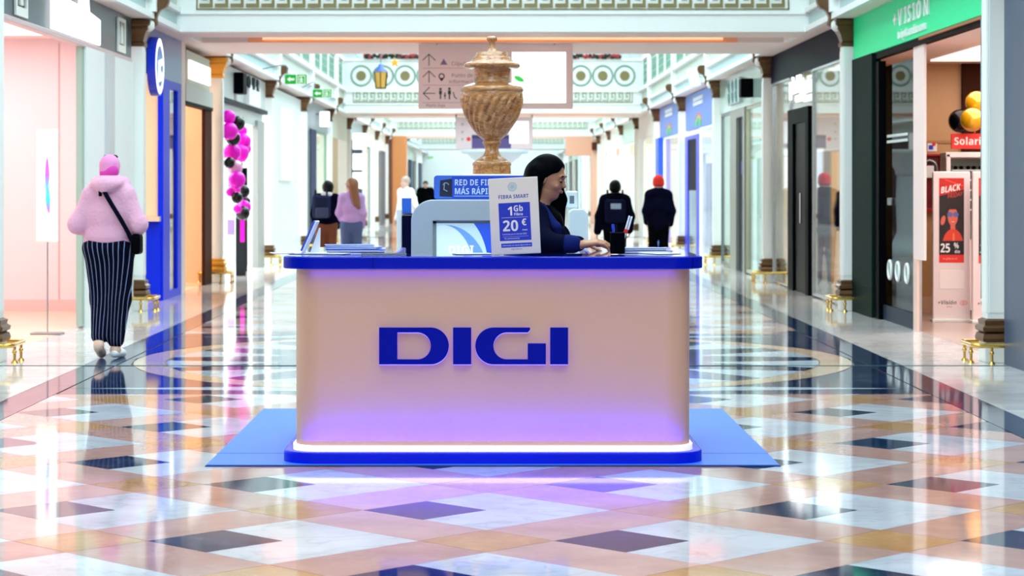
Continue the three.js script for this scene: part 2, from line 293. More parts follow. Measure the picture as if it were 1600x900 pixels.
for (const s of [-1, 1]) for (let k = -1; k < 12; k++) {
  const d = colD(k), x = s * 4.15, warm = s < 0 && k === 2;
  const g = struct(group('column', [x, 0, -d]));
  mesh('pedestal', pedGeo, shaftMat, g); mesh('base_moulding', baseGeo, warm ? goldCap : M.bronze, g); mesh('shaft', abGeo, shaftMat, g); mesh('capital', capGeo, warm ? goldCap : M.bronze, g);
  mesh('boss', bossGeo, shaftMat, g, [-s * 0.16, 3.31, 0.05]);
  if (k >= 0 && k < 6) {
    const b = tag(group('brass_foot_rail', [x, 0, -d]), `low brass foot rail around the base of the ${ordinal[k]} ${s < 0 ? 'left' : 'right'}-hand column`, 'foot rail');
    mesh('rail', ringBar, M.brass, b);
    for (const [lx, lz] of [[-0.24, 0.12], [-0.24, -0.12], [0.24, 0.12], [0.24, -0.12], [0.1, 0.25], [-0.1, 0.25]]) mesh('leg', legGeo, M.brass, b, [lx, 0, lz]);
  }
}
// ---------------------------------------------------------------- shops behind the columns
const FX = 4.2;                                          // plane of the shop fronts
let winNo = 0, doorNo = 0;
function shopShell(s, b, o) {
  const d0 = colD(b), d1 = colD(b + 1), w = s < 0 ? wallL : wallR;
  const bx = o.back || 8;
  mesh('partition', span(s * 4.26, s * 9.3, 0, SOF, -(d1 - 0.1), -(d1 + 0.02)), o.wall, w);
  mesh('shop_back', span(s * bx, s * (bx + 0.1), 0, SOF, -d0, -d1), o.backMat || o.wall, w);
  mesh('shop_floor', span(s * 4.25, s * 9.3, -0.05, 0, -d0, -d1), o.floor || M.cream, floor);
  mesh('shop_ceiling', span(s * 4.26, s * 9.3, (o.cy || 3.15), (o.cy || 3.15) + 0.1, -d0, -d1), o.ceil || M.white, w);
  if (o.light) {
    areaLight(2.6, BAY - 1.6, o.color || 0xffffff, o.light * 0.72, [s * 6.1, (o.cy || 3.15) - 0.03, -(d0 + d1) / 2], [s * 6.1, 0, -(d0 + d1) / 2]);
    mesh('ceiling_light', span(s * 4.9, s * 7.3, (o.cy || 3.15) - 0.02, (o.cy || 3.15), -(d0 + 0.9), -(d1 - 0.9)), glow(o.color || 0xffffff, Math.min(0.9, o.light * 0.25)), w);
  }
}
function win(s, d0, d1, y0, y1, fm, o = {}) {             // a glazed bay: frame of four bars and a pane
  const g = struct(group('window_' + (++winNo))), t = o.t || 0.05, x0 = s * (FX - 0.03), x1 = s * (FX + 0.03);
  mesh('frame', join([span(x0, x1, y1 - t, y1, -d0, -d1), span(x0, x1, y0, y0 + t, -d0, -d1), span(x0, x1, y0 + t, y1 - t, -d0, -(d0 + t)), span(x0, x1, y0 + t, y1 - t, -(d1 - t), -d1)]), fm, g);
  mesh('pane', span(s * (FX - 0.006), s * (FX + 0.006), y0 + t, y1 - t, -(d0 + t), -(d1 - t)), o.glass || M.glass, g);
  return g;
}
function bar(name, s, d0, d1, y0, y1, m, x0 = FX - 0.05, x1 = FX + 0.05, parent) { return mesh(name, span(s * x0, s * x1, y0, y1, -d0, -d1), m, parent || (s < 0 ? wallL : wallR)); }
function fascia(s, d0, d1, y0, y1, m, label, cat = 'sign') {
  const g = tag(group('shop_sign', [s * FX, y0, -d0]), label, cat);
  mesh('fascia_board', rbox(0.08, y1 - y0, d1 - d0, 0, (y1 - y0) / 2, -(d1 - d0) / 2, 0.008), m, g); return g;
}
const font = await new FontLoader().loadAsync('fonts/droid/droid_sans_bold.typeface.json');
const fontR = await new FontLoader().loadAsync('fonts/droid/droid_sans_regular.typeface.json');
function letters(str, size, depth, f = font) { const g = new TextGeometry(str, { font: f, size, depth, curveSegments: 4 }); g.computeBoundingBox(); const b = g.boundingBox; return g.translate(-(b.min.x + b.max.x) / 2, -(b.min.y + b.max.y) / 2, 0); }
function letterRow(parent, str, size, depth, m, pos, rotY, gap = 1.05, sx = 1) {   // each letter a part of its sign
  const row = []; let x = 0;
  for (const ch of str) {
    if (ch === ' ') { x += size * 0.35; continue; }
    const g = new TextGeometry(ch, { font, size, depth, curveSegments: 4 }); g.computeBoundingBox(); const b = g.boundingBox;
    row.push([g.translate(-b.min.x, 0, 0).scale(sx, 1, 1), x]); x += (b.max.x - b.min.x) * sx + size * 0.14 * gap;
  }
  for (const [g, lx] of row) { g.translate(lx - x / 2, 0, 0).rotateY(rotY); mesh('letter', g, m, parent, pos); }
}
const rotR = -Math.PI / 2, rotL = Math.PI / 2;            // lettering that faces the hall from the right and from the left
const litWhite = glow(0xffffff, 1.6);

// ======== left bay 0: pale pink phone-accessory shop
shopShell(-1, 0, { wall: M.pink, floor: paint(0xf2cdb2, 0.2), light: 3.1, color: 0xfffafc, ceil: paint(0xf9e2e2, 0.5) });
for (const x of [5.02, 4.72]) mesh('panel_joint', box(0.012, 3.1, 0.01, -x, 1.55, -(colD(1) - 0.105)), paint(0xd9b4b2, 0.6), wallL);
mesh('skirting', span(-4.26, -8, 0, 0.13, -(colD(1) - 0.115), -(colD(1) - 0.1)), paint(0xe6c3c0, 0.5), wallL);
{
  const g = fascia(-1, 17.95, 24.75, 2.89, 3.38, M.slate, 'long slate grey fascia sign with glowing white lettering above the pale pink shop');
  mesh('sign_edge', rbox(0.1, 0.05, 6.8, 0, 0.0, -3.4, 0.01), paint(0xd9bfc0, 0.4), g);
  const outline = shapeOf([[0, -0.13], [2.45, -0.13], [2.45, 0.14], [1.85, 0.18], [1.8, 0.34], [1.42, 0.36], [1.35, 0.2], [0.5, 0.22], [0.45, 0.44], [0, 0.44]]);
  mesh('light_board', slab(outline, 0.03, 0.01).rotateY(Math.PI / 2).translate(0.05, 0.16, 0), glow(0xffffff, 1.3), g, [0, 0, -2.2]);
  letterRow(g, 'la casa de las', 0.12, 0.02, litWhite, [0.075, 0.26, -3.4], rotL, 0.9, 1.1); letterRow(g, 'carcasas', 0.15, 0.02, litWhite, [0.075, 0.08, -3.4], rotL, 0.9, 1.6);
  for (const [dz, i] of [[0.95, 0], [6.05, 1]]) {
    const f = slab(shapeOf([[-0.24, -0.19], [0.24, -0.19], [0.24, 0.19], [-0.24, 0.19]], [[[-0.18, -0.11], [-0.18, 0.15], [0.18, 0.15], [0.18, -0.11]]]), 0.02).rotateY(Math.PI / 2);
    mesh('phone_outline', f, paint(0xf6f8f0, 0.4), g, [0.045, 0.235, -dz]); mesh('phone_mark', slab(shapeOf([[-0.06, -0.1], [0.06, -0.1], [0.06, 0.07], [0, 0.13], [-0.06, 0.07]]), 0.02).rotateY(Math.PI / 2), paint(0xf6f8f0, 0.4), g, [0.045, 0.245, -dz]);
  }
}
win(-1, 21.82, 21.95, 0.02, 2.87, paint(0x9fb8ac, 0.3), { t: 0.02 });
bar('white_panel', -1, 21.95, 23.0, 0, 2.87, paint(0xf1f4f4, 0.4)); bar('grey_post', -1, 23.0, 23.45, 0, 2.87, paint(0xc9c9cb, 0.35), FX - 0.08, FX + 0.05); bar('dark_reveal', -1, 23.45, 23.6, 0, 2.87, M.darkGrey); bar('white_panel', -1, 23.6, 24.85, 0, 2.87, M.white);
{ // lit poster stand inside the pink shop
  const [x, , z] = at(82, 300, 21.2), g = tag(group('poster_stand', [-4.35, 0, -21.0]), 'slim white lit poster stand with a rainbow streak inside the pale pink shop', 'poster');
  const t = canvasTex(64, 320, (c, w, h) => { c.fillStyle = '#ffffff'; c.fillRect(0, 0, w, h); const gr = c.createLinearGradient(0, 60, 0, 250); gr.addColorStop(0, '#f04aa0'); gr.addColorStop(0.35, '#a45ad0'); gr.addColorStop(0.55, '#5aa8e8'); gr.addColorStop(0.75, '#35b8d8'); gr.addColorStop(1, '#e83aa0'); c.fillStyle = gr; c.beginPath(); c.moveTo(34, 70); c.quadraticCurveTo(46, 120, 40, 160); c.quadraticCurveTo(48, 210, 42, 244); c.quadraticCurveTo(26, 230, 30, 180); c.quadraticCurveTo(22, 130, 34, 70); c.fill(); });
  const yaw = -0.35;
  const p = group('light_panel', [0, 0, 0], yaw, g); mesh('panel_frame', rbox(0.24, 1.1, 0.03, 0, 1.45, 0, 0.008), M.white, p); mesh('lit_print', sheet(0.22, 1.06, 0, 1.45, 0.017), new THREE.MeshStandardMaterial({ map: t, emissive: 0xffffff, emissiveMap: t, emissiveIntensity: 0.85 }), p);
  mesh('pole', rod([0, 0.02, 0], [0, 0.92, 0], 0.008), M.chrome, g); mesh('foot', rbox(0.3, 0.015, 0.2, 0, 0.008, 0, 0.005), M.steel, g);
}
// ======== left bay -1 (at the very edge of the picture)
shopShell(-1, -1, { wall: M.cream, light: 3 });
win(-1, 10.6, 17.4, 0.02, 2.9, M.steel); bar('fascia_board', -1, 10.6, 17.5, 2.9, 3.38, M.cream);
// ======== left bay 1: blue shop with a round sign, then a warm doorway
shopShell(-1, 1, { wall: M.orange, floor: paint(0xf4d9c2, 0.15), light: 6, color: 0xffecd6, ceil: paint(0xf9e4cf, 0.5) });
{
  const g = fascia(-1, 25.15, 28.75, 2.8, 3.38, paint(0x5674b8, 0.3), 'blue fascia sign with a round white and blue disc on the left side');
  const disc = group('disc', [0.1, 0.1, -1.0], 0, g);
  mesh('disc_rim', new THREE.CylinderGeometry(0.36, 0.36, 0.1, 40).rotateZ(Math.PI / 2), paint(0x1038d8, 0.3), disc); mesh('disc_face', new THREE.RingGeometry(0.25, 0.34, 40).rotateY(Math.PI / 2).translate(0.052, 0, 0), glow(0xffffff, 0.7), disc);
  mesh('disc_face', new THREE.CircleGeometry(0.25, 32).rotateY(Math.PI / 2).translate(0.052, 0, 0), paint(0x6aa0ea, 0.4), disc); mesh('disc_emblem', slab(shapeOf([[-0.14, -0.2], [0.14, -0.16], [0.14, -0.08], [-0.02, -0.06], [-0.02, 0], [0.14, 0.02], [0.14, 0.1], [-0.14, 0.06]]), 0.012).rotateY(Math.PI / 2).translate(0.054, 0, 0), glow(0xffffff, 0.7), disc);
}
mesh('tan_partition', span(-4.19, -9.2, 0, 3.15, -27.2, -27.3), paint(0xf4e2bd, 0.5), wallL);
mesh('counter_front', span(-4.19, -6.5, 0, 1.0, -27.1, -27.18), M.shopBlue, wallL); mesh('counter_ledge', span(-4.19, -6.5, 1.0, 1.06, -27.0, -27.18), paint(0xf2d8c0, 0.4), wallL);
{
  const g = struct(group('door_' + (++doorNo)));
  mesh('frame', join([span(-FX + 0.04, -FX - 0.03, 0.1, 2.7, -27.15, -27.7), span(-FX + 0.04, -FX - 0.03, 0.1, 2.7, -28.4, -28.72), span(-FX + 0.04, -FX - 0.03, 2.7, 2.8, -27.15, -28.72), span(-FX + 0.04, -FX - 0.03, 0, 0.1, -27.15, -28.72)]), M.shopBlue, g);
  mesh('pane', span(-FX, -FX + 0.01, 0.1, 2.7, -27.7, -28.4), M.glassDark, g);
}
mesh('display_back', span(-4.4, -7, 0, 2.9, -28.95, -29.0), paint(0xe3ded8, 0.5), wallL);
bar('jamb', -1, 28.75, 29.1, 0, 3.38, paint(0xeadcd6, 0.4), FX - 0.04, FX + 0.04);
bar('transom_band', -1, 29.1, 31.9, 2.6, 2.82, paint(0xbcccc8, 0.35)); bar('door_head', -1, 29.1, 31.9, 2.55, 2.6, M.black); bar('brown_post', -1, 31.25, 32.0, 0, 2.56, M.wood, FX - 0.02, FX + 0.03);
{ const g = fascia(-1, 29.2, 31.6, 2.82, 3.3, M.sage, 'pale sign box with a white lit band over the warm orange doorway'); mesh('lit_band_sign', rbox(0.05, 0.26, 2.1, 0.05, 0.22, -1.2, 0.01), glow(0xffffff, 0.9), g); }
mesh('wall_panel', join([box(0.5, 0.03, 0.02, -4.95, 1.35, -31.85), box(0.5, 0.03, 0.02, -4.95, 2.3, -31.85), box(0.03, 0.98, 0.02, -5.2, 1.82, -31.85), box(0.03, 0.98, 0.02, -4.7, 1.82, -31.85)]), paint(0xd99a78, 0.5), wallL);
mesh('stool', join([cyl(0.15, 0.15, 0.05, 0, 0.42, 0), cyl(0.12, 0.1, 0.4, 0, 0.2, 0)]), paint(0xd98f60, 0.5), scene, [-4.62, 0, -30.9]); tag(scene.children[scene.children.length - 1], 'small round tan stool inside the warm orange doorway', 'stool');
// ======== left bay 2: bright white shop with the balloon garland
shopShell(-1, 2, { wall: M.white, floor: paint(0xeceef0, 0.15), light: 9, color: 0xffffff });
{
  const g = fascia(-1, 32.45, 39.35, 2.78, 3.34, paint(0xc4ccca, 0.35), 'grey fascia with a black sign cube and pale lettering above the balloon garland');
  mesh('sign_cube', rbox(0.16, 0.34, 0.5, 0.12, 0.32, -2.3, 0.02), M.black, g); mesh('sign_panel', rbox(0.1, 0.34, 1.7, 0.08, 0.2, -4.4, 0.01), paint(0xf0f2f4, 0.4), g); mesh('fascia_line', rbox(0.12, 0.07, 6.9, 0.02, 0.0, -3.45, 0.01), M.darkGrey, g);
  letterRow(g, 'OUR', 0.2, 0.03, M.darkGrey, [0.12, 0.3, -4.2], rotL, 1, 2);
}
bar('lintel', -1, 32.5, 39.2, 2.5, 2.78, paint(0xb9c4c0, 0.35), FX, FX + 0.05); bar('frame_post', -1, 38.0, 39.1, 0, 2.6, paint(0x8e9492, 0.35)); bar('frame_post', -1, 32.4, 32.7, 0, 2.6, paint(0xaab2ae, 0.35), FX, FX + 0.05);
bar('black_post', -1, 36.2, 36.4, 0, 1.75, M.black); 
{
  const bal = new THREE.SphereGeometry(1, 20, 14); bal.translate(0, 0, 0);
  const knot = new THREE.ConeGeometry(0.12, 0.18, 8).translate(0, -1.03, 0), bg = join([bal, knot]);
  // pixel place, depth, radius, colour of each balloon in the garland
  const L = [[357, 183, 33.5, .12, 'm'], [358, 205, 33.6, .15, 'm'], [371, 193, 34.6, .13, 'b'], [376, 205, 34.9, .12, 'm'], [364, 216, 34.0, .13, 'b'], [380, 221, 35.2, .14, 'm'], [362, 238, 33.9, .16, 'm'], [374, 239, 34.8, .17, 'm'], [382, 232, 35.4, .12, 'm'], [358, 254, 33.8, .1, 'b'], [366, 262, 34.3, .14, 'p'], [370, 281, 34.6, .15, 'm'], [367, 297, 34.4, .1, 'm'], [380, 299, 35.3, .12, 'b'], [370, 309, 34.7, .1, 'b'], [383, 315, 35.4, .1, 'b'], [381, 324, 35.3, .13, 'm'], [379, 333, 34.9, .13, 'b'], [360, 300, 33.5, .08, 'm'], [371, 326, 33.5, .08, 'm']];
  const col = { m: ['magenta', M.magenta], b: ['black', M.blackBalloon], p: ['pale pink', M.pinkBalloon] }, seen = { m: 0, b: 0, p: 0 }, total = { m: 0, b: 0, p: 0 };
  L.forEach(q => total[q[4]]++);
  L.forEach(([px, py, dd, rr, k], n0) => {
    const d = Math.max(32.62, (4.02 - 0.05 * (n0 === 17 ? 1 : n0 % 3)) * FOCAL / (770 - px)), r = rr * 0.9;
    const o = mesh('balloon', bg, col[k][1], scene, at(px, py, d)); o.scale.setScalar(r); o.rotation.set(0.5 * Math.sin(px), 0, 0.6 * Math.cos(py));
    const i = seen[k]++, n = total[k];
    tag(o, n === 1 ? `only ${col[k][0]} balloon of the balloon garland on the left` : `${i === 0 ? 'topmost' : i === n - 1 ? 'lowest' : ordinal[i].replace('second nearest', 'second')} ${col[k][0]} balloon from the top of the garland by the white shop`, 'balloon', 'balloons of the magenta and black garland');
  });
  const s = tag(group('garland_stand', at(377, 420, 34.6)), 'dark narrow stand with pink print that carries the balloon garland', 'stand'); s.position.y = 0;
  mesh('post', rbox(0.16, 0.95, 0.05, 0, 0.475, 0.08, 0.01), M.darkGrey, s); mesh('pole', rod([0, 0, 0], [0.02, 2.55, 0.0], 0.012), M.darkGrey, s); mesh('pink_print', sheet(0.07, 0.35, 0.03, 0.72, 0.107), M.magenta, s); mesh('blue_card', rbox(0.2, 0.5, 0.02, -0.12, 1.6, -0.05, 0.005), paint(0x7f74e0, 0.5), s); mesh('blue_card', rbox(0.12, 0.25, 0.02, -0.16, 0.78, 0.05, 0.005), paint(0xa89af0, 0.5), s);
}
// ======== left bay 3: plain pale shopfront
shopShell(-1, 3, { wall: paint(0xe6f0ee, 0.4), light: 7 });
bar('pale_panel', -1, 39.8, 46.5, 0, 3.3, paint(0xe2efec, 0.3)); bar('panel_board', -1, 41.6, 44.2, 1.55, 3.0, M.white, FX - 0.1, FX); 
// ======== left bay 4: dark door with a white square sign
shopShell(-1, 4, { wall: paint(0xd9cbb0, 0.5), light: 5, color: 0xfff0dd });
bar('fascia_board', -1, 47.0, 54.0, 2.75, 3.38, paint(0x6d7f88, 0.35)); win(-1, 47.1, 49.0, 0.02, 2.75, M.steel); bar('navy_post', -1, 49.0, 50.6, 0, 2.75, paint(0x232c55, 0.4)); win(-1, 50.6, 53.9, 0.02, 2.75, M.green);
{ const g = tag(group('blade_sign', [-3.95, 2.83, -50.5]), 'small white square sign over the navy shop door on the left', 'sign'); mesh('lit_sign_face', rbox(0.24, 0.36, 0.05, 0, 0.18, 0, 0.02), glow(0xf4fbff, 0.8), g); mesh('bracket', rod([0, 0.3, -0.02], [-0.28, 0.3, -0.02], 0.015), M.steel, g); }
// ======== left bay 5, 6 and on
shopShell(-1, 5, { wall: paint(0xb79f78, 0.5), light: 5, color: 0xfff0dd }); bar('fascia_board', -1, 54.3, 61.2, 2.7, 3.38, M.sage); bar('ochre_panel', -1, 54.6, 57.6, 0, 2.7, paint(0xb8a070, 0.5)); bar('pale_panel', -1, 57.6, 61.2, 0, 2.7, paint(0xe8e4da, 0.4));
shopShell(-1, 6, { wall: M.white, light: 6 }); bar('fascia_board', -1, 61.6, 68.5, 2.8, 3.38, paint(0xaab6bc, 0.4)); bar('navy_panel', -1, 63.5, 68.4, 0, 2.8, paint(0x1a1f38, 0.4)); win(-1, 61.6, 63.5, 0.02, 2.8, M.steel);
{ for (const [i, y] of [[0, 2.75], [1, 2.15], [2, 1.6]]) { const g = tag(group('blade_sign', [-3.92, y - 0.25, -63.2]), `${['uppermost', 'middle', 'lowest'][i]} of the three white lit square signs on the navy shopfront`, 'sign', 'white square signs on the navy shopfront'); mesh('lit_sign_face', rbox(0.4, 0.48, 0.05, 0, 0.25, 0, 0.03), glow(0xf4fbff, 0.8), g); } }
for (let b = 7; b < 15; b++) { shopShell(-1, b, { wall: b % 2 ? M.white : paint(0xf0d2b4, 0.5), light: b < 11 ? 6 : 0, color: b % 2 ? 0xffffff : 0xffd8b0 }); bar('fascia_board', -1, colD(b) + 0.2, colD(b + 1) - 0.2, 2.75, 3.38, b % 3 ? M.cream : M.sage); if (b < 12) win(-1, colD(b) + 0.25, colD(b) + 4.4, 0.02, 2.75, M.steel); bar('pale_panel', -1, colD(b) + 4.4, colD(b + 1) - 0.2, 0, 2.75, b % 2 ? M.white : paint(0x49526a, 0.5)); }

// ======== right bay 0: optician with the green fascia
shopShell(1, 0, { cy: 2.86, wall: paint(0xc79a6c, 0.5), floor: paint(0xb9a298, 0.2), light: 4.0, color: 0xfff2ea, ceil: paint(0xf3d9d2, 0.5) });
{
  const g = fascia(1, 17.95, 24.8, 2.9, 3.38, paint(0x22f0a0, 0.4, { specularIntensity: 0.25 }), 'long bright green fascia sign with white optician lettering');
  letterRow(g, '+VISIÓN', 0.17, 0.02, paint(0xf4fffa, 0.4), [-0.04, 0.18, -3.35], rotR, 1.3, 1.45); letterRow(g, 'tu óptica online.com', 0.08, 0.02, paint(0xf4fffa, 0.4), [-0.04, 0.05, -3.35], rotR, 0.6, 1.25);
}
bar('black_head', 1, 17.95, 24.8, 2.83, 2.9, M.black, FX - 0.02, FX + 0.055); bar('warm_reveal', 1, 17.95, 21.0, 2.87, 2.895, paint(0xa4622c, 0.5), FX - 0.045, FX);
bar('dark_green_wall', 1, 23.55, 24.85, 0, 2.9, paint(0x0c201c, 0.45)); bar('black_reveal', 1, 23.3, 23.55, 0, 2.8, M.black, FX - 0.02, FX + 0.06);
{
  const g = struct(group('door_' + (++doorNo))), x = FX + 0.06;
  mesh('bottom_rail', span(x - 0.03, x + 0.03, 0.0, 0.16, -21.55, -23.3), paint(0x2b3444, 0.3), g); mesh('pane', span(x - 0.006, x + 0.006, 0.16, 2.74, -21.55, -23.3), new THREE.MeshPhysicalMaterial({ color: 0x7d8278, roughness: 0, transmission: 1, thickness: 0, ior: 1.4, specularIntensity: 0.45 }), g); mesh('edge_stile', span(x - 0.03, x + 0.03, 0.0, 2.74, -21.5, -21.56), M.chrome, g); mesh('lock', rbox(0.03, 0.08, 0.2, x - 0.02, 1.28, -22.95, 0.01), M.steel, g);
  const ring = new THREE.TorusGeometry(0.095, 0.016, 8, 28).rotateY(Math.PI / 2);
  for (const d of [23.0, 22.55, 22.05]) { mesh('round_sticker', ring, M.white, g, [x - 0.012, 0.55, -d]); mesh('sticker_mark', rbox(0.006, 0.1, 0.05, x - 0.012, 0.55, -d, 0.003), paint(0x9fc8c0, 0.4), g); }
  for (const y of [1.98, 1.92]) mesh('lettering_strip', box(0.004, 0.028, 1.15, x - 0.011, y, -22.6), paint(0xd0dcd8, 0.4), g);
}
bar('pink_jamb', 1, 20.95, 21.48, 0.72, 2.83, paint(0xf7dcd6, 0.4), FX, FX + 0.025); bar('lower_jamb', 1, 21.3, 21.48, 0, 0.72, paint(0xe6c2b4, 0.4), FX, FX + 0.025);
mesh('dark_wood_panel', span(5.42, 8, 0, 2.86, -(colD(1) - 0.16), -(colD(1) - 0.1)), M.wood, wallR);
mesh('wall_rail', span(4.28, 5.42, 1.94, 1.97, -(colD(1) - 0.115), -(colD(1) - 0.1)), paint(0xb28459, 0.5), wallR); mesh('skirting', span(4.28, 8, 0, 0.16, -(colD(1) - 0.13), -(colD(1) - 0.1)), paint(0xd5b294, 0.5), wallR);
mesh('mirror_jamb', span(FX - 0.09, FX, 0.5, 2.85, -18.0, -18.12), metal(0x7d92ad, 0.12), wallR);
{ // things inside the optician
  const zw = colD(1) - 0.1;
  const red = tag(group('red_notice', [...at(1443, 217, 24.6)]), 'red notice with pale print on the tan wall of the optician', 'notice');
  mesh('board', rbox(0.15, 0.3, 0.02, 0, 0, 0, 0.004), M.red, red); mesh('print', box(0.06, 0.1, 0.006, -0.02, 0.05, 0.012), paint(0xf4a060, 0.5), red); mesh('print', box(0.12, 0.03, 0.006, 0, -0.08, 0.012), paint(0xf0b090, 0.5), red); red.position.z = -(zw - 0.011);
  const st = tag(group('wall_sticker', [...at(1464, 228, 24.6)]), 'small white square sticker with blue and red mark on the tan wall', 'sticker');
  mesh('card', rbox(0.11, 0.12, 0.012, 0, 0, 0, 0.003), M.paper, st); mesh('blue_mark', box(0.05, 0.05, 0.006, -0.015, -0.012, 0.006), paint(0x1038d0, 0.5), st); mesh('red_mark', new THREE.CircleGeometry(0.022, 16).translate(0.02, 0.025, 0.011), M.red, st); st.position.z = -(zw - 0.007);
  const fc = tag(group('fire_hose_cabinet', [...at(1449, 286, 24.6)]), 'dark red framed fire hose cabinet on the tan wall behind the white gate', 'cabinet');
  mesh('frame', slab(shapeOf([[-0.22, -0.34], [0.22, -0.34], [0.22, 0.34], [-0.22, 0.34]], [[[-0.19, -0.29], [-0.19, 0.31], [0.19, 0.31], [0.19, -0.29]]]), 0.06, 0.006), paint(0xb02026, 0.35), fc); mesh('back', box(0.4, 0.62, 0.02, 0, 0, 0.01), paint(0x7a1a22, 0.4), fc); mesh('pipe', new THREE.TubeGeometry(new THREE.CatmullRomCurve3([V(0.0, -0.2, 0.04), V(0.0, 0.2, 0.04), V(0.06, 0.26, 0.04), V(0.14, 0.22, 0.04), V(0.14, -0.2, 0.04)]), 30, 0.02, 8), M.steel, fc); mesh('notice', rbox(0.1, 0.14, 0.01, 0.07, 0.13, 0.065, 0.003), M.paper, fc); mesh('yellow_label', rbox(0.07, 0.1, 0.01, -0.06, -0.1, 0.05, 0.003), paint(0xf4c820, 0.5), fc); fc.position.z = -zw;
  // sunglasses display
  const d = 23.9, p = at(1516, 0, d), g = tag(group('sunglasses_display', [p[0], 0, -d]), 'white sunglasses display with red header behind the security gates', 'display stand');
  const hx = -0.12; mesh('body', join([rbox(0.6, 1.75, 0.05, hx + 0.12, 0.93, -0.15, 0.01), rbox(0.05, 1.75, 0.3, hx - 0.15, 0.93, -0.02, 0.01), rbox(0.05, 1.75, 0.3, hx + 0.4, 0.93, -0.02, 0.01), rbox(0.6, 0.06, 0.3, hx + 0.12, 1.79, -0.02, 0.01)]), M.panelWhite, g);
  const ht = canvasTex(512, 180, (c, w, h) => { c.fillStyle = '#ee2a20'; c.fillRect(0, 0, w, h); c.fillStyle = '#fff'; c.font = 'bold 124px sans-serif'; c.textAlign = 'left'; c.fillText('Solaris', 26, 132, 400); });
  mesh('header_board', rbox(0.47, 0.17, 0.03, hx + 0.12, 1.94, 0.1, 0.006), M.red, g); mesh('header_print', sheet(0.46, 0.165, hx + 0.12, 1.94, 0.117), printed(ht), g);
  mesh('dark_back', box(0.42, 0.9, 0.01, hx + 0.13, 1.3, -0.12), paint(0x70807a, 0.3), g);
  for (let r = 0; r < 5; r++) { mesh('shelf', rbox(0.42, 0.012, 0.12, hx + 0.13, 1.62 - r * 0.11, -0.06, 0.003), M.white, g);
    for (let c = 0; c < 3; c++) { const gl = join([new THREE.SphereGeometry(0.026, 10, 8).scale(1, 0.8, 0.3).translate(-0.032, 0, 0), new THREE.SphereGeometry(0.026, 10, 8).scale(1, 0.8, 0.3).translate(0.032, 0, 0), box(0.03, 0.006, 0.006, 0, 0.008, 0), box(0.005, 0.006, 0.08, -0.06, 0.01, -0.04), box(0.005, 0.006, 0.08, 0.06, 0.01, -0.04)]);
      const s = mesh('sunglasses', gl, M.black, scene, [p[0] + hx - 0.01 + c * 0.14, 1.65 - r * 0.11, -d - 0.01]); tag(s, `dark sunglasses, ${['left', 'middle', 'right'][c]} pair on the ${['top', 'second', 'third', 'fourth', 'lowest'][r]} shelf of the red-headed display`, 'sunglasses', 'sunglasses on the display'); } }
  // balloons above it
  const bg = join([new THREE.SphereGeometry(1, 28, 20), new THREE.ConeGeometry(0.1, 0.16, 8).translate(0, -1.03, 0)]);
  for (const [px, py, r, m, l] of [[1526, 160, 0.125, M.gold, 'upper gold balloon above the red sunglasses header'], [1519, 187, 0.13, M.gold, 'lower gold balloon in front, resting on the red sunglasses header'], [1500, 189, 0.13, M.blackBalloon, 'black balloon left of the gold balloons over the display'], [1543, 190, 0.11, M.blackBalloon, 'black balloon right of the gold balloons, half behind the jamb']]) { const o = mesh('balloon', bg, m, scene, at(px, py, 23.8 + (m === M.gold ? (py > 170 ? -0.22 : 0) : 0.12))); o.scale.setScalar(r); o.rotation.z = 0.2; tag(o, l, 'balloon'); }
  // two security gates with posters
  const pt = canvasTex(256, 660, (c, w, h) => {
    c.fillStyle = '#23141a'; c.fillRect(0, 0, w, h); c.fillStyle = '#d3231d'; c.beginPath(); c.moveTo(0, 0); c.lineTo(w, 0); c.lineTo(w, 90); c.lineTo(0, 140); c.fill(); c.strokeStyle = '#ff5a40'; c.lineWidth = 8; c.beginPath(); c.moveTo(60, 10); c.lineTo(240, 60); c.stroke();
    c.fillStyle = '#fff'; c.save(); c.translate(14, 120); c.rotate(-0.14); c.font = 'bold italic 66px sans-serif'; c.fillText('BLACK', 0, 0); c.fillStyle = '#ff4a30'; c.font = 'italic 48px sans-serif'; c.fillText('FRIDAY', 66, 48); c.restore();
    c.fillStyle = '#1a0d12'; c.beginPath(); c.ellipse(140, 290, 80, 95, 0, 0, 7); c.fill(); c.fillStyle = '#e06a58'; c.beginPath(); c.ellipse(140, 300, 52, 74, 0, 0, 7); c.fill(); c.fillRect(116, 350, 50, 60); c.fillStyle = '#5a6ab0'; c.beginPath(); c.ellipse(112, 284, 28, 20, 0, 0, 7); c.ellipse(172, 284, 28, 20, 0, 0, 7); c.fill(); c.fillStyle = '#f4cfc4'; c.fillRect(126, 338, 32, 5); c.fillStyle = '#1a0d12'; c.fillRect(96, 222, 90, 22);
    c.fillStyle = '#e8442a'; c.beginPath(); c.moveTo(20, 560); c.quadraticCurveTo(40, 420, 120, 400); c.lineTo(170, 400); c.quadraticCurveTo(250, 430, 256, 560); c.fill(); c.fillStyle = '#ff7a4a'; c.fillRect(140, 430, 18, 110); c.fillStyle = '#e06a58'; c.beginPath(); c.ellipse(40, 330, 22, 40, 0.4, 0, 7); c.fill();
    c.fillStyle = '#14121a'; c.fillRect(0, 490, w, 108); c.fillStyle = '#fff'; c.font = 'bold 96px sans-serif'; c.fillText('25', 10, 580); c.font = 'bold 60px sans-serif'; c.fillText('%', 150, 548); c.font = 'bold 34px sans-serif'; c.fillText('dto', 160, 585); c.fillStyle = '#f0302a'; c.fillRect(0, 598, w, 62); c.fillStyle = '#ffc0b0'; c.font = '22px sans-serif'; c.fillText('en gafas de sol', 40, 636);
  });
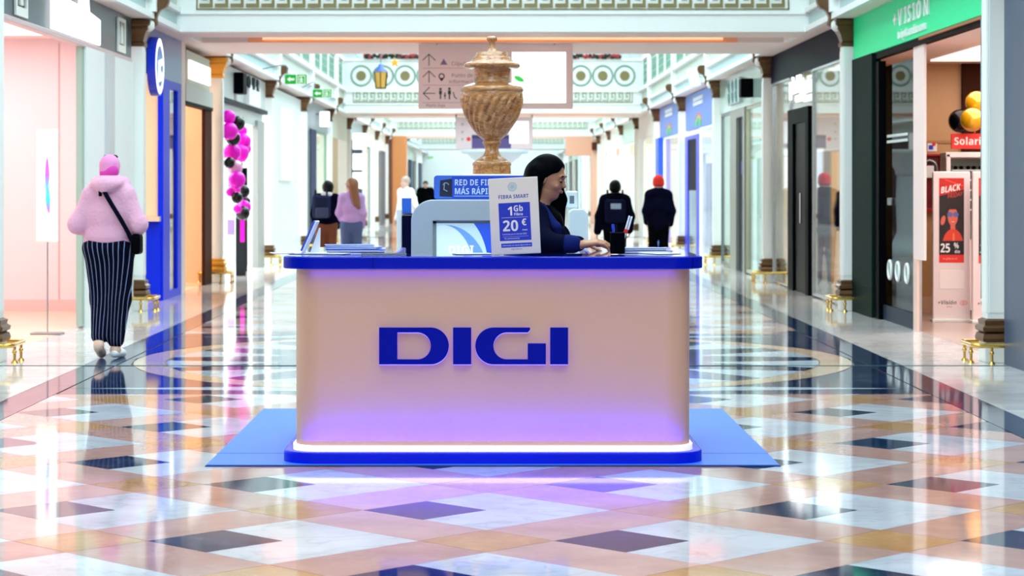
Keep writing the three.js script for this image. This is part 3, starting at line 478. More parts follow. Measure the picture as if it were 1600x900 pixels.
  const lt = canvasTex(256, 96, (c, w, h) => { c.fillStyle = '#f6e2e6'; c.fillRect(0, 0, w, h); c.fillStyle = '#2c4a44'; c.font = 'italic bold 44px sans-serif'; c.fillText('+Visión', 6, 58); c.font = '14px sans-serif'; c.fillText('ópticas', 80, 82); c.strokeStyle = '#e8a898'; c.lineWidth = 8; c.beginPath(); c.ellipse(216, 46, 26, 18, 0, 0, 7); c.stroke(); c.beginPath(); c.arc(216, 46, 8, 0, 7); c.stroke(); });
  for (const [i, px, dd, l] of [[0, 1486, 22.9, 'left white security gate with a red and black sale poster at the optician entrance'], [1, 1548, 22.7, 'right white security gate, half hidden behind the white column']]) {
    const q = at(px, 0, dd), gt = tag(group('security_gate', [q[0], 0, -dd]), l, 'security gate');
    mesh('panel', rbox(0.4, 1.6, 0.05, 0, 0.8, 0, 0.015), M.panelWhite, gt); mesh('poster', sheet(0.265, 0.9, 0, 1.08, 0.027), printed(pt), gt); mesh('brand_print', sheet(0.34, 0.125, 0.01, 0.2, 0.027), printed(lt), gt); mesh('recess', rbox(0.26, 0.2, 0.01, 0, 0.45, 0.024, 0.003), paint(0xfbf0f0, 0.4), gt); mesh('foot', rbox(0.42, 0.03, 0.12, 0, 0.015, 0, 0.006), M.white, gt);
  }
}
// ======== right bay -1: dark blue-grey wall at the picture edge
shopShell(1, -1, { wall: M.cream, light: 2 });
bar('blue_grey_panel', 1, 10.6, 17.45, 0, 3.38, paint(0x3d4f68, 0.35, { specularIntensity: 0.5 }));
// ======== right bay 1: jeweller behind glass, navy fascia
shopShell(1, 1, { wall: paint(0xb9ada2, 0.5), floor: paint(0x9fb3b0, 0.12), light: 4.0, color: 0xfff0e4, backMat: paint(0x8a7c70, 0.5) });
fascia(1, 25.2, 32.15, 2.97, 3.38, paint(0x14172a, 0.4), 'plain navy fascia board above the jeweller glass front');
win(1, 25.3, 28.1, 0.02, 2.97, M.chrome, { t: 0.03 }); win(1, 30.25, 32.1, 0.02, 2.97, M.chrome, { t: 0.03 });
{
  const g = struct(group('door_' + (++doorNo)));
  mesh('frame', join([span(FX - 0.06, FX + 0.05, 0, 2.3, -28.25, -28.5), span(FX - 0.06, FX + 0.05, 0, 2.3, -29.7, -30.2), span(FX - 0.06, FX + 0.05, 2.3, 2.5, -28.25, -30.2)]), M.black, g); mesh('leaf', span(FX - 0.03, FX + 0.0, 0, 2.3, -28.5, -29.7), paint(0x08080c, 0.3), g); mesh('handle', rod([FX - 0.08, 0.95, -28.8], [FX - 0.08, 1.35, -28.8], 0.015), M.chrome, g); mesh('transom', span(FX - 0.006, FX + 0.006, 2.5, 2.97, -28.1, -30.25), M.glass, g);
  const s = tag(group('lit_sign', [FX - 0.06, 2.58, -29.2]), 'small white glowing lettering sign above the black shop door', 'sign');
  letterRow(s, 'pimkie', 0.22, 0.03, litWhite, [0, 0.13, 0], rotR, 0.6, 1.2); mesh('lit_bar', rbox(0.03, 0.09, 0.8, 0, 0.05, 0.25, 0.01), litWhite, s);
}
{ const g = tag(group('light_box', [4.6, 1.7, -31.9]), 'pale blue lit display screen inside the jeweller shop', 'screen'); mesh('casing', rbox(0.62, 0.62, 0.06, 0, 0, 0, 0.02), M.white, g); mesh('screen_face', sheet(0.56, 0.56, 0, 0, 0.032), glow(0xbfd4ff, 0.9), g); }
// ======== right bay 2: glazed front with grey door and black sign box
shopShell(1, 2, { wall: paint(0xcdd8d4, 0.5), floor: paint(0xa8c0bc, 0.12), light: 4.5, color: 0xf2fff8 });
bar('fascia_glass', 1, 32.5, 39.3, 2.75, 3.38, paint(0xa9c2ba, 0.08)); win(1, 32.5, 35.4, 0.02, 2.75, paint(0xb9b79e, 0.3)); win(1, 37.6, 39.3, 0.02, 2.75, M.steel);
{
  const g = struct(group('door_' + (++doorNo))); mesh('frame', join([span(FX - 0.06, FX + 0.08, 0, 2.6, -36.6, -37.5), span(FX - 0.06, FX + 0.08, 0, 2.6, -35.4, -35.65), span(FX - 0.06, FX + 0.08, 2.6, 2.75, -35.4, -37.5)]), paint(0x8d8d84, 0.35), g); mesh('leaf_pane', span(FX - 0.01, FX + 0.01, 0, 2.6, -35.65, -36.6), paint(0x24343c, 0.15), g); mesh('door_sticker', box(0.01, 0.22, 0.3, FX - 0.02, 1.75, -36.0), paint(0x2a3a80, 0.5), g);
  const s = tag(group('blade_sign', [4.0, 2.86, -34.4]), 'black square box sign projecting over the grey shop door on the right', 'sign'); mesh('casing', rbox(0.2, 0.3, 0.3, 0.05, 0.15, 0, 0.02), M.black, s); mesh('bracket', rod([0.1, 0.25, 0], [0.24, 0.25, 0], 0.02), M.steel, s);
  const t = tag(group('lattice_sign', [4.12, 2.84, -36.6]), 'pale grey patterned sign board beside the black box sign', 'sign'); mesh('board', rbox(0.06, 0.42, 1.7, 0, 0.21, 0, 0.01), paint(0xa8beba, 0.4), t);
  for (let i = 0; i < 6; i++) mesh('ornament', new THREE.TorusGeometry(0.1, 0.014, 6, 18).rotateY(Math.PI / 2), paint(0x6f8f8c, 0.4), t, [-0.035, 0.13 + (i % 2) * 0.17, -0.6 + Math.floor(i / 2) * 0.55]);
}
{ const g = tag(group('wood_counter', [4.75, 0, -34.6]), 'reddish wooden counter block inside the glazed shop on the right', 'counter'); mesh('body', rbox(0.5, 1.35, 0.5, 0, 0.68, 0, 0.01), paint(0x7a4630, 0.4), g); mesh('top', rbox(0.54, 0.04, 0.54, 0, 1.37, 0, 0.01), M.darkGrey, g); }
// ======== right bays 3 and 4: blue-signed shop
shopShell(1, 3, { wall: paint(0xdfe2ea, 0.5), light: 6 }); shopShell(1, 4, { wall: paint(0xf2dcd2, 0.5), light: 6, color: 0xffeadd });
for (const [i, d0, d1, l] of [[0, 39.9, 46.4, 'nearer periwinkle blue shop sign with a small rainbow arch'], [1, 47.2, 53.6, 'farther periwinkle blue shop sign with a small rainbow arch']]) {
  const g = fascia(1, d0, d1, 2.62, 3.36, M.signBlue, l), L = d1 - d0, z = -L * 0.55;
  for (const y of [0.5, 0.6]) mesh('white_lettering', rbox(0.03, 0.075, L * 0.3, -0.05, y, z, 0.008), paint(0xe9effc, 0.4), g);
  for (const [r, c] of [[1, 0xf07a4a], [0.72, 0xf0c040], [0.48, 0x54d84a]]) mesh('rainbow_band', new THREE.RingGeometry(0.17 * r - 0.03, 0.17 * r, 24, 1, 0, Math.PI).rotateY(-Math.PI / 2).scale(1, 1.1, 4).translate(-0.044, 0.12, z), new THREE.MeshStandardMaterial({ color: c, side: THREE.DoubleSide, roughness: 0.5 }), g);
  for (const e of [-0.42, 0.42]) mesh('green_foot', rbox(0.02, 0.12, 0.3, -0.045, 0.1, z + e, 0.005), paint(0x4ad24a, 0.4), g);
}
{ const g = struct(group('door_' + (++doorNo))); mesh('frame', join([span(FX - 0.04, FX + 0.04, 0, 2.42, -45.9, -46.6), span(FX - 0.04, FX + 0.04, 0, 2.42, -43.4, -44.0), span(FX - 0.04, FX + 0.04, 2.42, 2.5, -43.4, -46.6)]), paint(0x0f2fe0, 0.3), g); mesh('dark_head', span(FX - 0.02, FX + 0.02, 1.35, 2.42, -44.0, -45.9), paint(0x0b0d20, 0.4), g); mesh('pane', span(FX - 0.02, FX + 0.02, 0, 1.35, -44.0, -45.9), paint(0x7f9aa8, 0.08), g); }
win(1, 40.0, 43.4, 0.02, 2.62, M.white); win(1, 47.4, 52.6, 0.02, 2.62, M.white);
bar('blue_post', 1, 52.6, 53.6, 0, 2.62, paint(0x1a58e0, 0.3), FX - 0.15, FX);
// ======== right bays 5 and on
for (let b = 5; b < 15; b++) { shopShell(1, b, { wall: b % 2 ? paint(0xf6e6dc, 0.5) : M.white, light: b < 11 ? 6 : 0, color: b % 2 ? 0xffe6d2 : 0xffffff }); bar('fascia_board', 1, colD(b) + 0.2, colD(b + 1) - 0.2, 2.75, 3.38, b % 3 ? M.cream : M.sage); if (b < 12) win(1, colD(b) + 0.25, colD(b) + 5.4, 0.02, 2.75, M.white); bar('pale_panel', 1, colD(b) + 5.4, colD(b + 1) - 0.2, 0, 2.75, b % 2 ? M.white : paint(0xe9e2d6, 0.5)); }
// wood-clad piers under the third bridge
{
  const l = struct(group('column', [-3.75, 0, -84.2])); mesh('wood_cladding', rbox(0.55, SOF, 0.9, 0.1, SOF / 2, 0, 0.02), paint(0xd98c50, 0.5), l); mesh('brown_side', rbox(0.5, SOF, 0.9, -0.42, SOF / 2, 0.1, 0.02), paint(0x6e4030, 0.5), l);
  const r = struct(group('column', [4.0, 0, -84.2])); mesh('pink_cladding', rbox(0.5, SOF, 0.9, 0.1, SOF / 2, 0, 0.02), paint(0xe2b7a0, 0.5), r); mesh('lintel', rbox(1.1, 0.75, 0.5, -0.6, SOF - 0.38, 0, 0.02), paint(0xe2a98e, 0.5), r); mesh('bracket', rbox(0.4, 0.3, 0.3, 0.05, SOF - 0.4, 0.6, 0.02), paint(0x5a3020, 0.5), r);
}
// ---------------------------------------------------------------- the information counter in the middle
function uShape(w, d0, d1, r, iw, id0) {                  // U seen from above: x across, y = depth
  const s = new THREE.Shape(), h = w / 2;
  s.moveTo(-h + r, d0); s.lineTo(h - r, d0); s.absarc(h - r, d0 + r, r, -Math.PI / 2, 0); s.lineTo(h, d1); s.lineTo(iw, d1); s.lineTo(iw, id0 + 0.06); s.absarc(iw - 0.06, id0 + 0.06, 0.06, 0, -Math.PI / 2, true); s.lineTo(-iw + 0.06, id0); s.absarc(-iw + 0.06, id0 + 0.06, 0.06, -Math.PI / 2, -Math.PI, true); s.lineTo(-iw, d1); s.lineTo(-h, d1); s.lineTo(-h, d0 + r); s.absarc(-h + r, d0 + r, r, Math.PI, 1.5 * Math.PI); return s;
}
const upright = g => g.rotateX(-Math.PI / 2);
const CD = 11.14;                                         // depth of the counter's front
{
  const g = tag(group('service_counter', [0, 0, -CD]), 'cream service counter with blue top, blue plinth and large blue lettering, lit violet from below', 'counter');
  const body = paint(0xe2ae94, 0.32, { clearcoat: 0.25, clearcoatRoughness: 0.15 });
  mesh('body', upright(slab(uShape(2.07, 0.065, 1.66, 0.13, 0.56, 0.55), 0.93, 0, 10)).translate(0, 0.095, 0), body, g);
  mesh('counter_top', upright(slab(uShape(2.2, 0, 1.72, 0.16, 0.52, 0.5), 0.063, 0.006, 10)).translate(0, 1.017, 0), M.blue, g);
  mesh('top_surface', upright(slab(uShape(2.17, 0.015, 1.705, 0.15, 0.535, 0.485), 0.004, 0, 10)).translate(0, 1.0785, 0), paint(0x0a2ac8, 0.07, { clearcoat: 1, clearcoatRoughness: 0.04 }), g);
  mesh('plinth', upright(slab(uShape(2.196, 0, 1.72, 0.17, 0.5, 0.5), 0.066, 0.008, 10)), paint(0x0420e6, 0.25, { specularIntensity: 0.3 }), g);
  mesh('light_strip', upright(slab(uShape(2.1, 0.042, 1.67, 0.14, 0.55, 0.52), 0.03, 0, 10)).translate(0, 0.066, 0), glow(0xcfc6ff, 0.85), g);
  for (const [x, z] of [[1.085, 0.7], [-1.085, 0.7]]) { mesh('side_sign', rbox(0.02, 0.185, 0.9, x * 0.96, 0.62, -z - 0.2, 0.004), M.blue, g); }
  // the four letters, with light leaking out behind them
  const lx = px => (px - 770) * (CD + 0.06) / FOCAL, ly = py => EYE + (290 - py) * (CD + 0.06) / FOCAL, top = ly(511), bot = ly(569), mid = (top + bot) / 2, q = 5;
  const P = (u, v) => [lx(580 + u / 5), ly(490 + v / 5)];
  const sD = new THREE.Shape(), rO = (top - bot) / 2, k = (CD + 0.06) / FOCAL / q;
  sD.moveTo(...P(64, 106)); sD.lineTo(...P(64, 393)); sD.lineTo(...P(464, 393)); sD.absellipse(...P(464, 249.5), 143.5 * k, 143.5 * k, -Math.PI / 2, Math.PI / 2); sD.lineTo(...P(64, 106));
  const hD = new THREE.Path(); hD.moveTo(...P(206, 144)); hD.lineTo(...P(365, 144)); hD.absellipse(...P(362, 249), 105 * k, 105 * k, Math.PI / 2, -Math.PI / 2, true); hD.lineTo(...P(206, 354)); hD.lineTo(...P(206, 144)); sD.holes.push(hD);
  const I1 = shapeOf([P(640, 106), P(640, 393), P(782, 393), P(782, 106)]), I2 = shapeOf([P(1397, 106), P(1397, 393), P(1537, 393), P(1537, 106)]);
  const sG = new THREE.Shape(); sG.moveTo(...P(1240, 106)); sG.lineTo(...P(955, 106)); sG.absellipse(...P(957, 249.5), 143.5 * k, 143.5 * k, Math.PI / 2, -Math.PI / 2, false); sG.lineTo(...P(1364, 393)); sG.lineTo(...P(1364, 230)); sG.lineTo(...P(1222, 230)); sG.lineTo(...P(1222, 354)); sG.lineTo(...P(1060, 354)); sG.absellipse(...P(1060, 249), 105 * k, 105 * k, -Math.PI / 2, Math.PI / 2, true); sG.lineTo(...P(1222, 144)); sG.lineTo(...P(1240, 126));
  const letterBlue = paint(0x0010a0, 0.35, { specularIntensity: 0.2 });
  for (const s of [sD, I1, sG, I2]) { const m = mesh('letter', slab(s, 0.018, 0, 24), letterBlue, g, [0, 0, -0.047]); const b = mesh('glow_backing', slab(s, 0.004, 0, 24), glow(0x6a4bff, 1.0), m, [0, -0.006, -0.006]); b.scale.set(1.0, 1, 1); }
  mesh('seam', join([box(0.003, 0.06, 0.004, 1.035, 1.047, -0.002), box(0.003, 0.06, 0.004, -0.62, 1.047, 0.0)]), M.navy, g);
}
areaLight(2.0, 0.03, 0x240cff, 125, [0, 0.07, -CD - 0.024], [0, 2, -CD - 0.2]);        // strip light below the body
areaLight(1.96, 0.02, 0x4a28ff, 10, [0, 1.012, -CD - 0.04], [0, 0, -CD - 0.062]);         // and under the top
{
  const m = tag(group('floor_mat', [0, 0, -12.5]), 'bright blue rectangular floor mat under the service counter', 'mat');
  mesh('carpet', span(-1.48, 1.48, 0.0005, 0.009, 1.4, -1.4), paint(0x3a78ec, 0.5), m); mesh('edge_strip', join([span(-1.485, 1.485, 0, 0.006, 1.4, 1.41), span(-1.485, 1.485, 0, 0.006, -1.4, -1.41)]), paint(0x10307a, 0.5), m); mesh('carpet_seam', span(-1.48, 1.48, 0.009, 0.0098, 0.93, 0.918), paint(0x2450b0, 0.6), m);
}
const TOP = 1.083;
{ // price sign leaning on the counter
  const t = canvasTex(520, 800, (c, w, h) => {
    c.fillStyle = '#e6d3cc'; c.fillRect(0, 0, w, h); c.strokeStyle = '#9db3c0'; c.lineWidth = 4;
    for (let i = 0; i < 12; i++) { const a = i * Math.PI / 6; c.beginPath(); c.arc(250 + 24 * Math.cos(a), 88 + 24 * Math.sin(a), 24, 0, 7); c.stroke(); }
    c.fillStyle = '#1c2f92'; c.textAlign = 'center'; c.font = 'bold 56px sans-serif'; c.fillText('FIBRA SMART', 258, 212, 330);
    c.fillStyle = '#1029b4'; c.fillRect(92, 258, 340, 405); c.fillStyle = '#ecdcd8'; c.textAlign = 'left'; c.font = 'bold 132px sans-serif'; c.fillText('1', 184, 394); c.font = 'bold 88px sans-serif'; c.fillText('Gb', 250, 352, 108); c.font = 'bold 40px sans-serif'; c.fillText('Fibra', 254, 396);
    c.fillRect(120, 414, 284, 3); c.font = 'bold 160px sans-serif'; c.fillText('20', 124, 560, 200); c.font = 'bold 100px sans-serif'; c.fillText('€', 332, 505); c.font = 'bold 24px sans-serif'; c.fillText('/mes', 336, 560);
    c.font = '22px sans-serif'; c.fillText('Contrata ya en tienda DIGI', 122, 600, 290); c.fillRect(122, 618, 280, 2); c.fillText('Sin permanencia', 140, 646, 240);
    c.fillStyle = '#1029b4'; c.fillRect(104, 690, 332, 44); c.fillStyle = '#dfe3ff'; c.fillText('Infórmate en www.digimobil.es', 116, 720, 308); c.fillStyle = '#1c2f92'; c.fillText('digimobil.es', 208, 762, 120);
  });
  const g = tag(group('price_sign', [0.124, TOP + 0.004, -11.36]), 'cream and blue price sign reading 20 euros standing on the counter front', 'sign'); g.rotation.set(-0.05, -0.12, 0.045);
  mesh('board', rbox(0.262, 0.405, 0.008, 0, 0.203, 0, 0.003), paint(0xe9d8d2, 0.4), g); mesh('print', sheet(0.256, 0.396, 0, 0.203, 0.0046), printed(t), g); mesh('foot', box(0.14, 0.006, 0.1, 0, 0.004, -0.04), M.glass, g);
}
{ // tilted leaflet stand at the left end
  const g = tag(group('leaflet_stand', [(484 - 770) * 11.55 / FOCAL, TOP, -11.55]), 'tilted blue and white leaflet stand at the left end of the counter', 'stand'), a = -0.42;
  const p = group('leaflet_holder', [-0.035, 0.004, 0], 0, g); p.rotation.z = a;
  mesh('holder_back', rbox(0.012, 0.19, 0.15, 0.0, 0.095, 0, 0.004), paint(0xdfe8f6, 0.3), p); mesh('blue_cover', rbox(0.01, 0.175, 0.14, -0.011, 0.098, 0, 0.003), paint(0x2448c8, 0.35), p);
  mesh('brace', slab(shapeOf([[0.0, 0], [0.055, 0], [0.058, 0.14], [0.05, 0.14]]), 0.012).translate(0.0, 0, -0.006), M.paper, g); mesh('base_plate', rbox(0.16, 0.008, 0.14, 0.005, 0.004, 0, 0.003), M.paper, g);
}
function booklet(px, d, w, l, y, rot, m, label, cat = 'brochure', thick = 0.012) { const g = tag(group('brochure', [(px - 770) * d / FOCAL, y, -d], rot), label, cat); mesh('pages', rbox(w * 0.97, thick * 0.8, l * 0.97, 0, thick / 2, 0, 0.002), M.paper, g); mesh('cover', rbox(w, thick * 0.22, l, 0, thick * 0.89, 0, 0.001), m, g); return g; }
booklet(556, 11.95, 0.33, 0.24, TOP, 0.06, paint(0x2f62d6, 0.35), 'lowest of the three blue brochures stacked on the left counter wing', 'brochure', 0.016);
booklet(552, 11.95, 0.3, 0.22, TOP + 0.0165, -0.1, paint(0x8fb2f0, 0.35), 'pale blue middle brochure of the stack on the left counter wing', 'brochure', 0.012);
booklet(546, 11.96, 0.27, 0.2, TOP + 0.029, 0.12, paint(0x1c3fc0, 0.35), 'dark blue topmost brochure of the stack on the left counter wing', 'brochure', 0.01);
booklet(455, 11.6, 0.21, 0.15, TOP, 0.3, M.paper, 'white leaflet lying flat at the far left of the counter', 'leaflet', 0.006);
booklet(515, 11.5, 0.2, 0.14, TOP, -0.25, paint(0xbfd6f2, 0.4), 'pale blue leaflet lying between the leaflet stand and the brochure stack', 'leaflet', 0.006);
booklet(600, 11.42, 0.24, 0.15, TOP, 0.08, paint(0x222a48, 0.4), 'dark flat folder lying on the counter front left of the price sign', 'folder', 0.006);
booklet(1008, 11.75, 0.28, 0.2, TOP, 0.05, paint(0x29408f, 0.35), 'lower blue notebook on the right counter wing beside the pen cup', 'notebook', 0.014);
booklet(1004, 11.78, 0.26, 0.18, TOP + 0.0145, -0.06, paint(0x3a61c0, 0.35), 'upper blue notebook on the right counter wing beside the pen cup', 'notebook', 0.012);
booklet(1030, 11.6, 0.15, 0.21, TOP, 0.5, M.paper, 'loose white sheet at the right end of the counter', 'paper', 0.003);
booklet(738, 11.5, 0.2, 0.14, TOP, 0.2, paint(0xd8e4f4, 0.4), 'pale leaflet lying just left of the price sign', 'leaflet', 0.005);
{ // pen cup and what stands in it
  const x = (965 - 770) * 11.5 / FOCAL, z = -11.5;
  const g = tag(group('pen_cup', [x, TOP, z]), 'black pen cup on the counter by the clerk\'s hand', 'cup');
  mesh('cup', lathe([[0.0, 0.003], [0.037, 0.003], [0.04, 0.01], [0.04, 0.115], [0.037, 0.115], [0.036, 0.01], [0, 0.01]], 28), M.black, g); mesh('rim', new THREE.TorusGeometry(0.0385, 0.0025, 6, 28).rotateX(Math.PI / 2).translate(0, 0.115, 0), paint(0x1c1f2c, 0.3), g);
  const s = tag(group('scissors', [x + 0.014, TOP + 0.02, z + 0.01]), 'white handled scissors with a red joint sticking out of the pen cup', 'scissors'); s.rotation.z = -0.28;
  mesh('blades', rbox(0.012, 0.1, 0.004, 0, 0.05, 0, 0.001), M.chrome, s); mesh('joint', rbox(0.022, 0.022, 0.01, 0, 0.108, 0, 0.003), M.red, s); mesh('handle', rbox(0.01, 0.075, 0.009, -0.004, 0.155, 0, 0.004), M.paper, s); mesh('handle', rbox(0.01, 0.075, 0.009, 0.009, 0.155, 0, 0.004), M.paper, s);
  for (const [i, dx, dz, t, c, l] of [[0, -0.018, 0.0, 0.14, 0x2348d0, 'blue pen in the pen cup, leaning left'], [1, -0.005, -0.012, 0.02, 0x1a1c28, 'black pen standing upright in the pen cup'], [2, -0.026, 0.012, 0.06, 0x3050c8, 'short blue pen at the left of the pen cup']]) { const p = tag(group('pen', [x + dx * 0.5, TOP + 0.012, z + dz]), l, 'pen'); p.rotation.z = t; mesh('barrel', cyl(0.0045, 0.0045, 0.12, 0, 0.062, 0, 10), paint(c, 0.3), p); mesh('cap', cyl(0.0055, 0.004, 0.03, 0, 0.135, 0, 10), paint(c, 0.25), p); }
}
{ // screen cabinet at the back of the booth, with its header board
  const D = 12.98, k = D / FOCAL, g = tag(group('screen_cabinet', [-0.09, 0, -D]), 'white rounded cabinet with a framed screen at the back of the counter', 'cabinet');
  const s = roundRect(0.8, 1.36 + 0.2, 0.13), H = EYE + (290 - 312) * k;
  const hole = new THREE.Path([[-0.27, 0.25], [0.27, 0.25], [0.27, 0.575], [-0.27, 0.575]].map(p => new THREE.Vector2(p[0], p[1])));
  const sh = new THREE.Shape(); sh.moveTo(-0.4, 0); sh.lineTo(0.4, 0); sh.lineTo(0.4, H - 0.13); sh.absarc(0.27, H - 0.13, 0.13, 0, Math.PI / 2); sh.lineTo(-0.27, H); sh.absarc(-0.27, H - 0.13, 0.13, Math.PI / 2, Math.PI); sh.lineTo(-0.4, 0);
  const y1 = EYE + (290 - 345) * k; sh.holes.push(new THREE.Path([[-0.27, y1 - 0.42], [-0.27, y1], [0.27, y1], [0.27, y1 - 0.42]].map(p => new THREE.Vector2(...p))));
  mesh('frame', slab(sh, 0.16, 0.006), paint(0xbac8d4, 0.4), g, [0, 0, -0.08]); mesh('back_panel', box(0.72, H - 0.12, 0.02, 0, (H - 0.1) / 2, -0.09), M.midGrey, g);
  const t = canvasTex(512, 400, (c, w, h) => { c.fillStyle = '#bfe4f4'; c.fillRect(0, 0, w, h); c.fillStyle = '#6ea4ee'; c.beginPath(); c.ellipse(60, 330, 260, 320, 0, 0, 7); c.fill(); c.fillStyle = '#2a58e0'; c.beginPath(); c.moveTo(230, 0); c.quadraticCurveTo(330, 120, 320, 330); c.lineTo(460, 330); c.quadraticCurveTo(440, 120, 380, 0); c.fill(); c.fillStyle = '#d2effa'; c.beginPath(); c.ellipse(40, 330, 200, 320, 0, 0, 7); c.fill(); c.fillStyle = '#fff'; c.fillRect(384, 0, 70, 170); c.font = 'bold 74px sans-serif'; c.fillText('DIGI', 70, 186, 190); });
  mesh('screen', sheet(0.5, 0.4, 0, y1 - 0.215, 0.02), new THREE.MeshStandardMaterial({ map: t, emissive: 0xffffff, emissiveMap: t, emissiveIntensity: 0.55, roughness: 0.2 }), g); mesh('screen_bezel', join([box(0.54, 0.016, 0.05, 0, y1 - 0.006, 0.02), box(0.022, 0.42, 0.05, -0.26, y1 - 0.21, 0.02), box(0.022, 0.42, 0.05, 0.26, y1 - 0.21, 0.02)]), paint(0x9fb2b6, 0.3), g);
  const b = tag(group('header_board', [-0.045, H + 0.002, -D]), 'blue header board with white lettering on top of the screen cabinet', 'sign');
  const bt = canvasTex(1024, 220, (c, w, h) => { c.fillStyle = '#1a4fd6'; c.fillRect(0, 0, w, h); c.fillStyle = '#3f74e6'; c.fillRect(0, 0, 175, h); c.translate(-36, 0); c.fillStyle = '#141a36'; c.beginPath(); c.moveTo(92, 40); c.lineTo(214, 22); c.lineTo(214, 206); c.lineTo(86, 200); c.fill(); c.strokeStyle = '#9aa4c8'; c.lineWidth = 10; c.beginPath(); c.arc(150, 92, 28, 3.3, 6.1); c.stroke(); c.beginPath(); c.moveTo(138, 60); c.lineTo(130, 130); c.lineTo(166, 150); c.stroke(); c.translate(-66, 0); c.fillStyle = '#d9ecff'; c.font = 'bold 84px sans-serif'; c.fillText('RED DE FIBRA', 300, 90, 470); c.fillText('MÁS RÁPIDA', 300, 178, 440); c.fillRect(300, 194, 420, 5); });
  mesh('board', slab(roundRect(0.62, 0.145, 0.02).clone(), 0.03, 0.004).translate(0, 0.072, -0.015), paint(0x1a4fd6, 0.35), b); mesh('print', sheet(0.612, 0.132, 0, 0.072, 0.0162), printed(bt), b);
}
{ // display units flanking the cabinet
  const a = tag(group('display_unit', [(630 - 770) * 13.75 / FOCAL, 0, -13.75]), 'narrow navy display unit with a white side post left of the screen cabinet', 'display unit');
  mesh('white_post', rbox(0.035, 1.3, 0.1, -0.022, 0.65, 0.02, 0.008), M.white, a); mesh('navy_body', rbox(0.07, 1.26, 0.2, 0.03, 0.63, -0.02, 0.005), paint(0x0b0f2e, 0.3), a); mesh('blue_edge', rbox(0.012, 1.25, 0.02, 0.064, 0.63, 0.09, 0.004), glow(0x1024ff, 0.5, 0x1024ff), a); mesh('blue_header', rbox(0.06, 0.1, 0.04, 0.022, 1.32, 0.0, 0.004), paint(0x2d6ae0, 0.35), a);
  const b = tag(group('display_unit', [(902 - 770) * 13.75 / FOCAL, 0, -13.75]), 'pale rounded display unit with a small monitor right of the clerk', 'display unit');
  mesh('body', slab(roundRect(0.11, 1.3, 0.03), 0.25, 0.005).translate(0, 0.65, -0.12), paint(0xdff0f2, 0.3), b); mesh('monitor', rbox(0.075, 0.11, 0.02, -0.035, 1.36, 0, 0.01), paint(0xe6f2f6, 0.3), b); mesh('monitor_screen', sheet(0.03, 0.05, -0.035, 1.36, 0.0105), paint(0x6a7a88, 0.2), b); mesh('side_panel', rbox(0.015, 1.28, 0.26, 0.056, 0.64, 0, 0.006), M.white, b);
}
